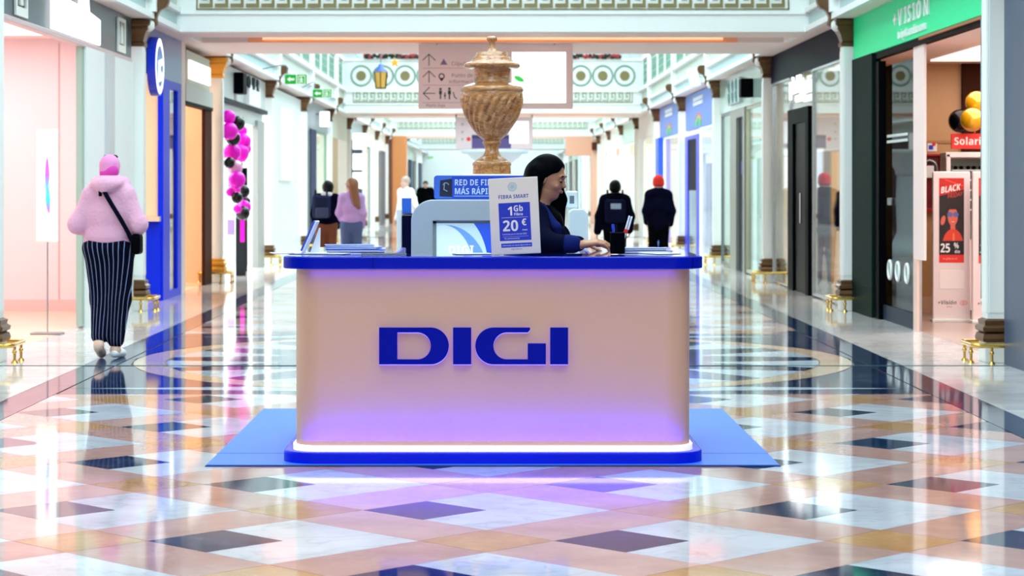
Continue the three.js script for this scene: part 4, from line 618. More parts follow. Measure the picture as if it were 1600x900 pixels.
// ---------------------------------------------------------------- the marble urn on its pedestal
{
  const D = 18.0, k = D / FOCAL, Y = py => EYE + (290 - py) * k, cx = (768.5 - 770) * k;
  const um = new THREE.MeshPhysicalMaterial({ map: dataTex(512, (u, v) => { const x = u * 5, y = v * 5, w = fbm(x * 0.8, y * 0.8); const a = fbm(x * 1.2 + w * 2, y * 1.2 + w, 5), b = Math.pow(1 - Math.min(1, Math.abs(fbm(x * 0.9 + 9, y * 0.9 + w * 1.4, 4)) * 2.4), 4), c = fbm(x * 6, y * 6, 3); return mix(mix([0.7, 0.44, 0.22], [0.84, 0.64, 0.44], Math.min(1, Math.max(0, 0.45 + a))), [0.38, 0.18, 0.07], Math.min(1, 0.65 * b + 0.22 * Math.max(0, c))); }), roughness: 0.16, clearcoat: 0.5, clearcoatRoughness: 0.08 });
  const g = tag(group('marble_urn', [cx, Y(272), -D]), 'tall brown veined marble urn with a spiral fluted bowl and a lid', 'urn'), y0 = Y(272);
  const prof = L => L.map(([py, r]) => [r * k, Y(py) - y0]).reverse();
  mesh('lid', lathe(prof([[80, 0], [81, 11], [82, 25], [88, 26], [89, 29], [93, 32], [97, 34], [98.5, 41], [101, 44], [104, 44.5], [107, 41], [108, 30]]), 56), um, g);
  mesh('finial', smoothLathe(prof([[56.5, 0.1], [57.5, 6], [60, 8.5], [63, 8], [66, 5.2], [70, 5], [75, 6.5], [79, 10], [82, 13]]), 32, 40), um, g);
  mesh('neck', smoothLathe(prof([[107, 30], [113, 28.5], [121, 28], [128, 29.5], [132, 33]]), 48, 20), um, g);
  mesh('shoulder', smoothLathe(prof([[130, 31], [133, 40], [136, 47], [140, 49.5], [143, 49], [145, 47.5]]), 56, 24), um, g);
  const bowl = smoothLathe(prof([[144, 47.8], [148, 48.5], [158, 48], [170, 45.5], [183, 40.5], [195, 34], [206, 26.5], [214, 19.5], [219, 13], [222, 11]]), 192, 70), p = bowl.attributes.position;
  for (let i = 0; i < p.count; i++) { const x = p.getX(i), y = p.getY(i), z = p.getZ(i), t = Math.atan2(z, x), f = Math.abs(Math.sin(11 * (t + y * 2.1))), fade = Math.min(1, Math.max(0, (Y(150) - y0 - y) / 0.03)) * Math.min(1, Math.max(0.1, (y - 0.27) / 0.15)), s = 1 + (f * 0.085 - 0.055) * fade; p.setXYZ(i, x * s, y, z * s); }
  bowl.computeVertexNormals(); mesh('bowl', bowl, um, g);
  mesh('stem', smoothLathe(prof([[219, 12], [221, 14], [224, 14.5], [228, 11.5], [233, 10.5], [239, 12], [244, 16], [248, 22], [252, 26], [254, 27]]), 48, 40), um, g);
  mesh('foot', lathe(prof([[252, 26], [253, 29], [255, 30.5], [258, 30.5], [259, 29.5], [272, 30]]), 48), um, g);
  const pd = tag(group('urn_pedestal', [cx, 0, -D]), 'square pale stone pedestal under the marble urn, behind the header board', 'pedestal');
  mesh('shaft', rbox(0.4, y0 - 0.24, 0.4, 0, (y0 - 0.24) / 2 + 0.15, 0, 0.01), paint(0xe6ded2, 0.4), pd); mesh('cap', rbox(0.5, 0.09, 0.5, 0, y0 - 0.046, 0, 0.02), paint(0xe6ded2, 0.4), pd); mesh('foot', rbox(0.56, 0.15, 0.56, 0, 0.075, 0, 0.02), paint(0xe6ded2, 0.4), pd);
}
{ // pale fountain bowl farther down the hall
  const D = 44, k = D / FOCAL, g = tag(group('stone_bowl', [(773 - 770) * k, 0, -D]), 'wide pale blue-white stone bowl on a stem seen behind the urn foot', 'fountain bowl'), Y = py => EYE + (290 - py) * k;
  mesh('bowl', lathe([[0.05, Y(276)], [0.22, Y(274)], [0.24, Y(266)], [0.3, Y(258)], [0.5, Y(246)], [0.56, Y(241)], [0.68, Y(240)], [0.7, Y(234)], [0.6, Y(234)], [0.5, Y(239)], [0.05, Y(244)]], 40), paint(0xdcecf0, 0.4), g); mesh('stem', lathe([[0.5, 0], [0.5, 0.2], [0.3, 0.26], [0.2, 0.5], [0.22, 1.2], [0.2, Y(275)]], 32), paint(0xdcecf0, 0.4), g);
}
// ---------------------------------------------------------------- hanging direction signs
{
  const D = 29.25, k = D / FOCAL, w = 241 * k, h = 100 * k, g = tag(group('direction_sign', [(774.5 - 770) * k, EYE + (290 - 120) * k, -D]), 'nearer large pale pink hanging direction sign with arrows and a white lit screen', 'sign');
  const t = canvasTex(1205, 510, (c, W, H) => {
    const S = 5, X = v => (v - 654) * S, Y = v => (v - 68) * S; c.fillStyle = '#fae6e4'; c.fillRect(0, 0, W, H); c.strokeStyle = '#1d2421'; c.lineWidth = 6; c.fillStyle = '#1d2421';
    const up = (x, y) => { c.beginPath(); c.moveTo(X(x), Y(y + 9.5)); c.lineTo(X(x), Y(y - 9)); c.moveTo(X(x - 10), Y(y + 1)); c.lineTo(X(x), Y(y - 9)); c.lineTo(X(x + 10), Y(y + 1)); c.stroke(); };
    up(670, 92); up(670, 119); c.beginPath(); c.moveTo(X(680), Y(146)); c.lineTo(X(661), Y(146)); c.moveTo(X(671), Y(136)); c.lineTo(X(661), Y(146)); c.lineTo(X(671), Y(156)); c.stroke();
    c.fillStyle = '#7d7496'; c.beginPath(); c.moveTo(X(693), Y(90)); c.lineTo(X(699), Y(100)); c.lineTo(X(687.5), Y(100)); c.fill(); c.fillStyle = '#1d2421'; c.lineWidth = 9; c.beginPath(); c.arc(X(689.8), Y(118.5), 20, 0, 7); c.stroke(); c.beginPath(); c.moveTo(X(685.5), Y(121)); c.lineTo(X(689.8), Y(127)); c.lineTo(X(694), Y(121)); c.fill();
    const man = (x, y, s) => { c.beginPath(); c.arc(X(x), Y(y - 7 * s), 2.0 * s * S, 0, 7); c.fill(); c.fillRect(X(x - 2.2 * s), Y(y - 4.5 * s), 4.4 * s * S, 6 * s * S); c.fillRect(X(x - 1 * s), Y(y), 2 * s * S, 9 * s * S); }; man(688, 146, 1); man(695, 150, 0.6); man(702, 146, 1.05); c.lineWidth = 7; c.beginPath(); c.moveTo(X(708), Y(144)); c.lineTo(X(710), Y(152)); c.lineTo(X(714), Y(155)); c.stroke();
    c.fillStyle = '#8a7478'; c.font = '42px sans-serif'; c.fillText('Cúpula', X(705), Y(101)); c.fillText('Punto de ', X(705), Y(120)); c.fillText('información', X(701), Y(130)); c.font = '30px sans-serif'; c.fillText('↑ Planta Baja', X(661), Y(167.5));
    c.fillStyle = '#c9a5a8'; for (const y of [105, 132.5, 160.5]) c.fillRect(X(660), Y(y), 66 * S, 4);
  });
  mesh('board', rbox(w, h, 0.12, 0, 0, 0, 0.01), paint(0xfae6e4, 0.4), g); mesh('print', sheet(w - 0.01, h - 0.01, 0, 0, 0.0615), printed(t), g);
  const sc = canvasTex(256, 210, (c, W, H) => { c.fillStyle = '#fff'; c.fillRect(0, 0, W, H); c.fillStyle = '#2fae4a'; c.beginPath(); c.moveTo(8, 100); c.quadraticCurveTo(40, 90, 60, 122); c.quadraticCurveTo(20, 128, 8, 100); c.fill(); c.fillStyle = '#a8d8b0'; c.fillRect(52, 104, 26, 8); });
  mesh('screen', sheet(84 * k, 79 * k, (842 - 774.5) * k, -1.5 * k, 0.064), new THREE.MeshStandardMaterial({ map: sc, emissive: 0xffffff, emissiveMap: sc, emissiveIntensity: 1.1 }), g);
  for (const x of [-0.8, 0.8]) mesh('hanger', rod([x, h / 2 - 0.02, 0], [x, SOF + 0.01 - (EYE + (290 - 120) * k), 0], 0.012), M.steel, g);
}
{
  const D = 57.9, k = D / FOCAL, w = 120 * k, h = 50 * k, yc = EYE + (290 - 208) * k, g = tag(group('direction_sign', [(772 - 770) * k, yc, -D]), 'farther hanging direction sign with a purple panel and a pale blue screen, behind the urn', 'sign');
  const t = canvasTex(480, 200, (c, W, H) => { c.fillStyle = '#e6d4da'; c.fillRect(0, 0, W, H); c.fillStyle = '#8fa09c'; c.font = 'bold 26px sans-serif'; for (const y of [56, 104, 150]) c.fillText('→ P', 16, y); c.fillStyle = '#ee2418'; c.beginPath(); c.arc(80, 138, 13, 0, 7); c.fill(); c.fillStyle = '#5b4c8a'; c.fillRect(100, 118, 246, 80); c.fillStyle = '#2d2560'; c.fillRect(100, 112, 246, 22); });
  mesh('board', rbox(w, h, 0.12, 0, 0, 0, 0.01), paint(0xe6d4da, 0.4), g); mesh('print', sheet(w - 0.01, h - 0.01, 0, 0, 0.0615), printed(t), g); mesh('screen', sheet(0.52, 0.6, 0.67, 0.02, 0.064), glow(0xcfd6f4, 0.75), g);
  for (const x of [-1.02, 1.02]) mesh('hanger', rod([x, -0.25, 0], [x, SOF - yc, 0], 0.02), paint(0x4f8f80, 0.4), g);
}
// ---------------------------------------------------------------- lanterns, exit signs, floodlight
{
  const D = 45, k = D / FOCAL, g = tag(group('hanging_lantern', [(595 - 770) * k, EYE + (290 - 138) * k, -D]), 'gold glass lantern with a blue metal cap hanging high on the left', 'lantern');
  mesh('lantern_glass', new THREE.CylinderGeometry(11 * k, 8.5 * k, 25 * k, 6).translate(0, 13 * k, 0), new THREE.MeshPhysicalMaterial({ color: 0xc09a48, roughness: 0.35, emissive: 0xd89a30, emissiveIntensity: 0.25 }), g);
  mesh('cap', lathe([[12.5 * k, 25.5 * k], [10 * k, 29 * k], [5 * k, 33 * k], [3.5 * k, 37 * k], [0, 38.5 * k]], 6), paint(0x3f5fae, 0.35), g); mesh('base', cyl(8.5 * k, 9.5 * k, 2 * k, 0, 0, 0, 6), paint(0x6c5a30, 0.4), g);
  for (let i = 0; i < 6; i++) { const a = i * Math.PI / 3; mesh('glazing_bar', rod([8.6 * k * Math.sin(a), 0, 8.6 * k * Math.cos(a)], [11.2 * k * Math.sin(a), 26 * k, 11.2 * k * Math.cos(a)], 0.012, 6), paint(0x5a4a28, 0.4), g); }
  mesh('chain', rod([0, 38 * k, 0], [0, 8.3 - (EYE + (290 - 138) * k), 0], 0.012, 6), paint(0x5f8f88, 0.4), g);
  const b = tag(group('gold_bauble', [(617 - 770) * 46 / FOCAL, EYE + (290 - 98) * 46 / FOCAL, -46]), 'small gold star ornament hanging to the right of the gold lantern', 'ornament');
  const st = new THREE.Shape(); for (let i = 0; i < 10; i++) { const a = i * Math.PI / 5 + Math.PI / 2, r = i % 2 ? 0.05 : 0.11; i ? st.lineTo(r * Math.cos(a), r * Math.sin(a)) : st.moveTo(r * Math.cos(a), r * Math.sin(a)); } mesh('star', slab(st, 0.06, 0.01), M.gold, b); mesh('cord', rod([0, 0.1, 0], [0, 8.3 - b.position.y, 0], 0.006, 6), M.brass, b);
}
{
  const t = canvasTex(256, 112, (c, w, h) => { c.fillStyle = '#1fae3c'; c.fillRect(0, 0, w, h); c.fillStyle = '#f2fff4'; c.fillRect(132, 0, 10, h); c.beginPath(); c.moveTo(24, 56); c.lineTo(62, 26); c.lineTo(62, 44); c.lineTo(112, 44); c.lineTo(112, 68); c.lineTo(62, 68); c.lineTo(62, 86); c.fill(); c.strokeStyle = '#f2fff4'; c.lineWidth = 8; c.strokeRect(160, 18, 74, 94); c.beginPath(); c.arc(192, 34, 9, 0, 7); c.fill(); c.lineWidth = 12; c.beginPath(); c.moveTo(192, 46); c.lineTo(190, 74); c.lineTo(174, 100); c.moveTo(190, 74); c.lineTo(212, 94); c.moveTo(172, 62); c.lineTo(192, 50); c.lineTo(214, 64); c.stroke(); });
  const m = new THREE.MeshStandardMaterial({ map: t, emissive: 0xffffff, emissiveMap: t, emissiveIntensity: 0.85, color: 0x606060 });
  for (const [px, py, D, w, l] of [[462.5, 124, 36.6, 36, 'nearer green exit sign with arrow and running figure under the left gallery'], [503.5, 146, 44.2, 31, 'farther green exit sign with arrow and running figure under the left gallery'], [672, 246, 92, 10, 'tiny distant green exit sign near the end of the left gallery']]) {
    const k = D / FOCAL, q = at(px, py, D), g = tag(group('exit_sign', q), l, 'exit sign'); mesh('casing', rbox(w * k, w * k * 0.46, 0.06, 0, 0, 0, 0.01), M.paper, g); mesh('sign_face', sheet(w * k * 0.95, w * k * 0.42, 0, 0, 0.0315), m, g); const e = -3.99 - q[0]; mesh('bracket', new THREE.TubeGeometry(new THREE.CatmullRomCurve3([V(-w * k * 0.4, w * k * 0.2, 0), V(-w * k * 0.4, 0.15 + w * k * 0.2, 0), V(e, 3.42 - q[1], 0)]), 16, 0.012, 6), M.steel, g);
  }
}
{ const q = at(1084, 122, 40.3), g = tag(group('floodlight', [q[0], q[1], q[2]]), 'white box floodlight fixed to the right gallery edge above the blue sign', 'floodlight'); g.rotation.z = 0.3; mesh('casing', rbox(0.2, 0.36, 0.24, 0, 0, 0, 0.02), M.white, g); mesh('lamp_face', sheet(0.14, 0.28, 0, 0, 0.122), glow(0xffffff, 0.8), g); mesh('arm', rod([0.05, 0, 0], [0.24, -0.02, 0], 0.02), M.white, g); }
// ---------------------------------------------------------------- people: smooth distance fields meshed as one surface
const sub = (a, b) => [a[0] - b[0], a[1] - b[1], a[2] - b[2]], dot = (a, b) => a[0] * b[0] + a[1] * b[1] + a[2] * b[2], lerp3 = (a, b, t) => [a[0] + (b[0] - a[0]) * t, a[1] + (b[1] - a[1]) * t, a[2] + (b[2] - a[2]) * t];
const cap = (a, b, ra, rb = ra, k) => ({ a, ba: sub(b, a), l2: dot(sub(b, a), sub(b, a)) || 1e-9, ra, rb, k });
const ell = (c, r, rot, k) => ({ c, r, m: rot ? new THREE.Matrix3().setFromMatrix4(new THREE.Matrix4().makeRotationFromEuler(new THREE.Euler(...rot)).transpose()).elements : null, k });
function dist(q, x, y, z) {
  if (q.ba) { const px = x - q.a[0], py = y - q.a[1], pz = z - q.a[2]; let t = (px * q.ba[0] + py * q.ba[1] + pz * q.ba[2]) / q.l2; t = t < 0 ? 0 : t > 1 ? 1 : t; return Math.hypot(px - q.ba[0] * t, py - q.ba[1] * t, pz - q.ba[2] * t) - (q.ra + (q.rb - q.ra) * t); }
  let px = x - q.c[0], py = y - q.c[1], pz = z - q.c[2];
  if (q.m) { const m = q.m, a = m[0] * px + m[3] * py + m[6] * pz, b = m[1] * px + m[4] * py + m[7] * pz, c = m[2] * px + m[5] * py + m[8] * pz; px = a; py = b; pz = c; }
  const k0 = Math.hypot(px / q.r[0], py / q.r[1], pz / q.r[2]), k1 = Math.hypot(px / q.r[0] ** 2, py / q.r[1] ** 2, pz / q.r[2] ** 2);
  return k1 < 1e-9 ? -Math.min(...q.r) : k0 * (k0 - 1) / k1;
}
function field(add, k, cut = []) {                        // smooth union of add, minus the shapes in cut
  return (x, y, z) => {
    let d = 1e3;
    for (const q of add) { const e = dist(q, x, y, z), kk = q.k || k, h = Math.max(kk - Math.abs(d - e), 0) / kk; d = Math.min(d, e) - h * h * kk * 0.25; }
    for (const q of cut) { const e = -dist(q, x, y, z), kk = q.k || 0.01, h = Math.max(kk - Math.abs(d - e), 0) / kk; d = Math.max(d, e) + h * h * kk * 0.25; }
    return d;
  };
}
function boundsOf(list, pad) {
  const lo = [1e9, 1e9, 1e9], hi = [-1e9, -1e9, -1e9];
  for (const q of list) for (let i = 0; i < 3; i++) {
    if (q.ba) { lo[i] = Math.min(lo[i], q.a[i] - q.ra, q.a[i] + q.ba[i] - q.rb); hi[i] = Math.max(hi[i], q.a[i] + q.ra, q.a[i] + q.ba[i] + q.rb); }
    else { const r = q.m ? Math.max(...q.r) : q.r[i]; lo[i] = Math.min(lo[i], q.c[i] - r); hi[i] = Math.max(hi[i], q.c[i] + r); }
  }
  return [lo.map(v => v - pad), hi.map(v => v + pad)];
}
function surface(f, lo, hi, h) {                           // surface nets on a box grid
  const n = lo.map((v, i) => Math.ceil((hi[i] - v) / h) + 2), [nx, ny, nz] = n, val = new Float32Array(nx * ny * nz), B = 4, id = (i, j, k) => (k * ny + j) * nx + i;
  for (let K = 0; K < nz; K += B) for (let J = 0; J < ny; J += B) for (let I = 0; I < nx; I += B) {
    const d = f(lo[0] + (I + 1.5) * h, lo[1] + (J + 1.5) * h, lo[2] + (K + 1.5) * h), far = Math.abs(d) > h * B * 1.7;
    for (let k = K; k < Math.min(K + B, nz); k++) for (let j = J; j < Math.min(J + B, ny); j++) for (let i = I; i < Math.min(I + B, nx); i++) val[id(i, j, k)] = far ? d : f(lo[0] + i * h, lo[1] + j * h, lo[2] + k * h);
  }
  const cell = new Int32Array(nx * ny * nz).fill(-1), pos = [], idx = [];
  for (let k = 0; k < nz - 1; k++) for (let j = 0; j < ny - 1; j++) for (let i = 0; i < nx - 1; i++) {
    let c = 0, sx = 0, sy = 0, sz = 0, m = 0; const v = [];
    for (let q = 0; q < 8; q++) { v[q] = val[id(i + (q & 1), j + (q >> 1 & 1), k + (q >> 2))]; if (v[q] < 0) m |= 1 << q; }
    if (m === 0 || m === 255) continue;
    for (let q = 0; q < 8; q++) for (let b = 0; b < 3; b++) { const p = q | 1 << b; if (p === q || (v[q] < 0) === (v[p] < 0)) continue; const t = v[q] / (v[q] - v[p]); sx += (q & 1) + (b === 0 ? t : 0); sy += (q >> 1 & 1) + (b === 1 ? t : 0); sz += (q >> 2) + (b === 2 ? t : 0); c++; }
    cell[id(i, j, k)] = pos.length / 3; pos.push(lo[0] + (i + sx / c) * h, lo[1] + (j + sy / c) * h, lo[2] + (k + sz / c) * h);
  }
  const quad = (a, b, c, d, flip) => { if (a < 0 || b < 0 || c < 0 || d < 0) return; flip ? idx.push(a, c, b, a, d, c) : idx.push(a, b, c, a, c, d); };
  for (let k = 1; k < nz - 1; k++) for (let j = 1; j < ny - 1; j++) for (let i = 1; i < nx - 1; i++) {
    const s = val[id(i, j, k)] < 0;
    if (s !== val[id(i + 1, j, k)] < 0) quad(cell[id(i, j - 1, k - 1)], cell[id(i, j, k - 1)], cell[id(i, j, k)], cell[id(i, j - 1, k)], !s);
    if (s !== val[id(i, j + 1, k)] < 0) quad(cell[id(i - 1, j, k - 1)], cell[id(i - 1, j, k)], cell[id(i, j, k)], cell[id(i, j, k - 1)], !s);
    if (s !== val[id(i, j, k + 1)] < 0) quad(cell[id(i - 1, j - 1, k)], cell[id(i, j - 1, k)], cell[id(i, j, k)], cell[id(i - 1, j, k)], !s);
  }
  const nor = [], e = h * 0.5;
  for (let i = 0; i < pos.length; i += 3) { const [x, y, z] = [pos[i], pos[i + 1], pos[i + 2]]; const a = f(x + e, y, z) - f(x - e, y, z), b = f(x, y + e, z) - f(x, y - e, z), c = f(x, y, z + e) - f(x, y, z - e), l = Math.hypot(a, b, c) || 1; nor.push(a / l, b / l, c / l); }
  const g = new THREE.BufferGeometry(); g.setAttribute('position', new THREE.Float32BufferAttribute(pos, 3)); g.setAttribute('normal', new THREE.Float32BufferAttribute(nor, 3)); g.setAttribute('uv', new THREE.Float32BufferAttribute(pos.flatMap((v, i) => i % 3 === 0 ? [v, pos[i + 1]] : []), 2)); g.setIndex(idx); return g;
}
function skin(add, h, k, cut) { const [lo, hi] = boundsOf(add, h * 3); return surface(field(add, k, cut), lo, hi, h); }
// a hand: palm and five fingers from the wrist along dir; up is the back of the hand, side the thumb's side
function handBones(w, dir, up, side, curl = 0.5, s = 1, spread = 1) {
  const n = v => { const l = Math.hypot(...v) || 1; return v.map(c => c / l); };
  dir = n(dir); up = n(sub(up, dir.map(c => c * dot(up, dir)))); const lat = n([dir[1] * up[2] - dir[2] * up[1], dir[2] * up[0] - dir[0] * up[2], dir[0] * up[1] - dir[1] * up[0]]).map(c => c * side);
  const P = (a, b, c) => [0, 1, 2].map(i => w[i] + (dir[i] * a + lat[i] * b + up[i] * c) * s), out = [];
  for (const b of [-0.026, -0.008, 0.01, 0.026]) out.push(cap(P(0.005, b * 0.6, 0), P(0.085, b, 0.003), 0.014 * s, 0.0115 * s, 0.012));
  const L = [[0.027, 0.044, 0.026, 0.022], [0.009, 0.05, 0.03, 0.024], [-0.009, 0.046, 0.028, 0.023], [-0.026, 0.036, 0.022, 0.019]];
  for (const [b, l1, l2, l3] of L) {
    let a = 0.088, c = 0.003, t = curl * 0.45, lb = b; const step = (l, r0, r1) => { const q = P(a, lb, c); a += Math.cos(t) * l; c -= Math.sin(t) * l; lb += b * 0.12 * spread; out.push(cap(q, P(a, lb, c), r0 * s, r1 * s, 0.004)); t += curl * 0.75; };
    step(l1, 0.0095, 0.0088); step(l2, 0.0088, 0.008); step(l3, 0.0082, 0.0066);
  }
  out.push(cap(P(0.02, 0.02, -0.004), P(0.052, 0.045, -0.012), 0.013 * s, 0.0105 * s, 0.008), cap(P(0.052, 0.045, -0.012), P(0.082, 0.052, -0.022), 0.0105 * s, 0.009 * s, 0.005), cap(P(0.082, 0.052, -0.022), P(0.105, 0.048, -0.03), 0.009 * s, 0.007 * s, 0.005));
  return out;
}
// head looking along -z, centre of the skull at c
function headBones(c, s = 1, yaw = 0, pitch = 0) {
  const m = new THREE.Matrix4().makeRotationFromEuler(new THREE.Euler(pitch, yaw, 0, 'YXZ')), T = p => { const v = V(...p).applyMatrix4(m); return [c[0] + v.x * s, c[1] + v.y * s, c[2] + v.z * s]; }, S = r => r.map(v => v * s), rot = [pitch, yaw, 0];
  const E = (p, r, k) => { const q = ell(T(p), S(r), null, k); q.m = new THREE.Matrix3().setFromMatrix4(m.clone().transpose()).elements; return q; };
  return { T, E, add: [E([0, 0.025, 0.012], [0.074, 0.092, 0.092]), E([0, -0.035, -0.03], [0.057, 0.082, 0.058], 0.03), E([0, -0.092, -0.052], [0.026, 0.022, 0.026], 0.03), cap(T([0, 0.012, -0.082]), T([0, -0.022, -0.1]), 0.008 * s, 0.0115 * s, 0.012), E([0.037, -0.03, -0.058], [0.022, 0.02, 0.022], 0.02), E([-0.037, -0.03, -0.058], [0.022, 0.02, 0.022], 0.02), E([0, 0.03, -0.078], [0.045, 0.01, 0.012], 0.015), E([0, -0.056, -0.086], [0.02, 0.008, 0.01], 0.01), E([0.076, -0.01, 0.01], [0.009, 0.03, 0.019], 0.006), E([-0.076, -0.01, 0.01], [0.009, 0.03, 0.019], 0.006)],
    cut: [E([0.031, 0.006, -0.088], [0.016, 0.01, 0.012]), E([-0.031, 0.006, -0.088], [0.016, 0.01, 0.012])] };
}
function facePieces(H, parent, skinMat, browMat, lip = 0xb06058) {
  const W = (p, r, m, name, n = 10) => mesh(name, new THREE.SphereGeometry(1, n, 8).scale(...r).translate(0, 0, 0), m, parent, H.T(p));
  for (const s of [-1, 1]) { W([s * 0.031, 0.006, -0.079], [0.012, 0.008, 0.008], paint(0xf2eeea, 0.2), 'eye'); W([s * 0.031, 0.005, -0.0865], [0.0045, 0.0055, 0.003], paint(0x22150f, 0.2), 'iris'); W([s * 0.032, 0.031, -0.085], [0.017, 0.0035, 0.006], browMat, 'eyebrow'); }
  W([0, -0.057, -0.0945], [0.019, 0.005, 0.005], paint(lip, 0.4), 'lips');
}
// walker seen from behind, facing -z; J holds joints, thick the clothes
function walker(o) {
  const g = tag(group('person', [o.x, 0, -o.d], o.turn || 0), o.label, 'person', o.group), s = o.s || 1, h = (o.cell || 0.014);
  const P = p => p.map(v => v * s), J = { pel: [0, 0.95, 0], ch: [0, 1.27, 0.01], nk: [0, 1.45, 0.01], hd: o.head || [0, 1.585, -0.02], shL: [-0.17, 1.39, 0], shR: [0.17, 1.39, 0], elL: [-0.235, 1.12, 0.03], elR: [0.235, 1.12, 0.03], wrL: [-0.245, 0.87, -0.05], wrR: [0.245, 0.87, -0.05], hiL: [-0.09, 0.92, 0], hiR: [0.09, 0.92, 0], knL: [-0.095, 0.5, -0.03], knR: [0.095, 0.5, -0.03], anL: [-0.095, 0.085, 0.03], anR: [0.095, 0.085, 0.03], toL: [-0.11, 0.035, -0.12], toR: [0.11, 0.035, -0.12], ...o.J };
  for (const k in J) J[k] = P(J[k]);
  const H = headBones(J.hd, s * (o.hs || 0.98), o.yaw || 0, o.pitch || 0), r = v => v * s;
  const limbs = (add, L) => { for (const q of ['L', 'R']) { add.push(cap(J['sh' + q], J['el' + q], r(0.047 + L), r(0.038 + L)), cap(J['el' + q], J['wr' + q], r(0.038 + L), r(0.028 + (o.cuff ?? L)))); } };
  const body = [ell(P([0, 1.0, 0.0]), P([0.155, 0.12, 0.105])), ell(P([0, 1.2, 0.005]), P([0.155, 0.22, 0.1])), cap(lerp3(J.shL, J.nk, 0.2), lerp3(J.shR, J.nk, 0.2), r(0.055)), cap(J.nk, lerp3(J.nk, J.hd, 0.6), r(0.054), r(0.05)), ...H.add];
  limbs(body, 0); for (const q of ['L', 'R']) body.push(cap(J['hi' + q], J['kn' + q], r(0.082), r(0.054)), cap(J['kn' + q], J['an' + q], r(0.052), r(0.036)), cap(J['an' + q], J['to' + q], r(0.038), r(0.03)));
  const parts = [skin(body, h, 0.035 * s, H.cut)];
  if (o.hands !== false) for (const q of ['L', 'R']) { const d = o['hand' + q] || sub(J['wr' + q], J['el' + q]); parts.push(skin(handBones(J['wr' + q], d, o['up' + q] || [q === 'L' ? -1 : 1, 0, 0.2], q === 'L' ? 1 : -1, 0.8, s), 0.0055, 0.008)); }
  mesh('body', join(parts), o.skin || M.skinPale, g); facePieces(H, g, o.skin || M.skinPale, o.brow || M.hairBlack);
  return { g, J, H, P, r, h, s, o };
}
function clothes(w, name, add, m, k = 0.04, cut = [], h = w.h) { return mesh(name, skin(add, h, k * w.s, cut), m, w.g); }
function topOf(w, L, hem, m, extra = [], name = 'jacket', wide = 1) {
  const { J, P, r } = w, add = [ell(P([0, (hem + 1.05) / 2 + 0.02, 0.005]), P([(0.165 + L) * wide, Math.max(0.1, (1.14 - hem) / 1.5), 0.125 + L])), ell(P([0, 1.2, 0.01]), P([(0.165 + L) * wide, 0.2, 0.115 + L])), cap(lerp3(J.shL, J.nk, 0.12), lerp3(J.shR, J.nk, 0.12), r(0.064 + L)), cap(J.nk, lerp3(J.nk, J.hd, 0.15), r(0.066), r(0.062)), ...extra];
  for (const q of ['L', 'R']) add.push(cap(J['sh' + q], J['el' + q], r(0.054 + L), r(0.046 + L)), cap(J['el' + q], J['wr' + q], r(0.046 + L), r(0.036 + L * 0.8)));
  return clothes(w, name, add, m, 0.05);
}
function trousersOf(w, L, top, ankle, m, name = 'trousers', wide = 1) {
  const { J, P, r } = w, add = [ell(P([0, 0.93, 0.0]), P([(0.16 + L) * wide, 0.13, 0.115 + L]))];
  for (const q of ['L', 'R']) { const a = lerp3(J['kn' + q], J['an' + q], ankle); add.push(cap(J['hi' + q], J['kn' + q], r(0.09 + L), r(0.062 + L)), cap(J['kn' + q], a, r(0.06 + L), r(0.046 + L * 0.6))); }
  return clothes(w, name, add, m, 0.045);
}
function shoesOf(w, m) { for (const q of ['L', 'R']) mesh('shoe', skin([cap(w.J['an' + q], w.J['to' + q], w.r(0.044), w.r(0.036)), ell(lerp3(w.J['an' + q], w.J['to' + q], 0.5), [w.r(0.045), w.r(0.035), w.r(0.1)])], 0.01, 0.02), m, w.g); }

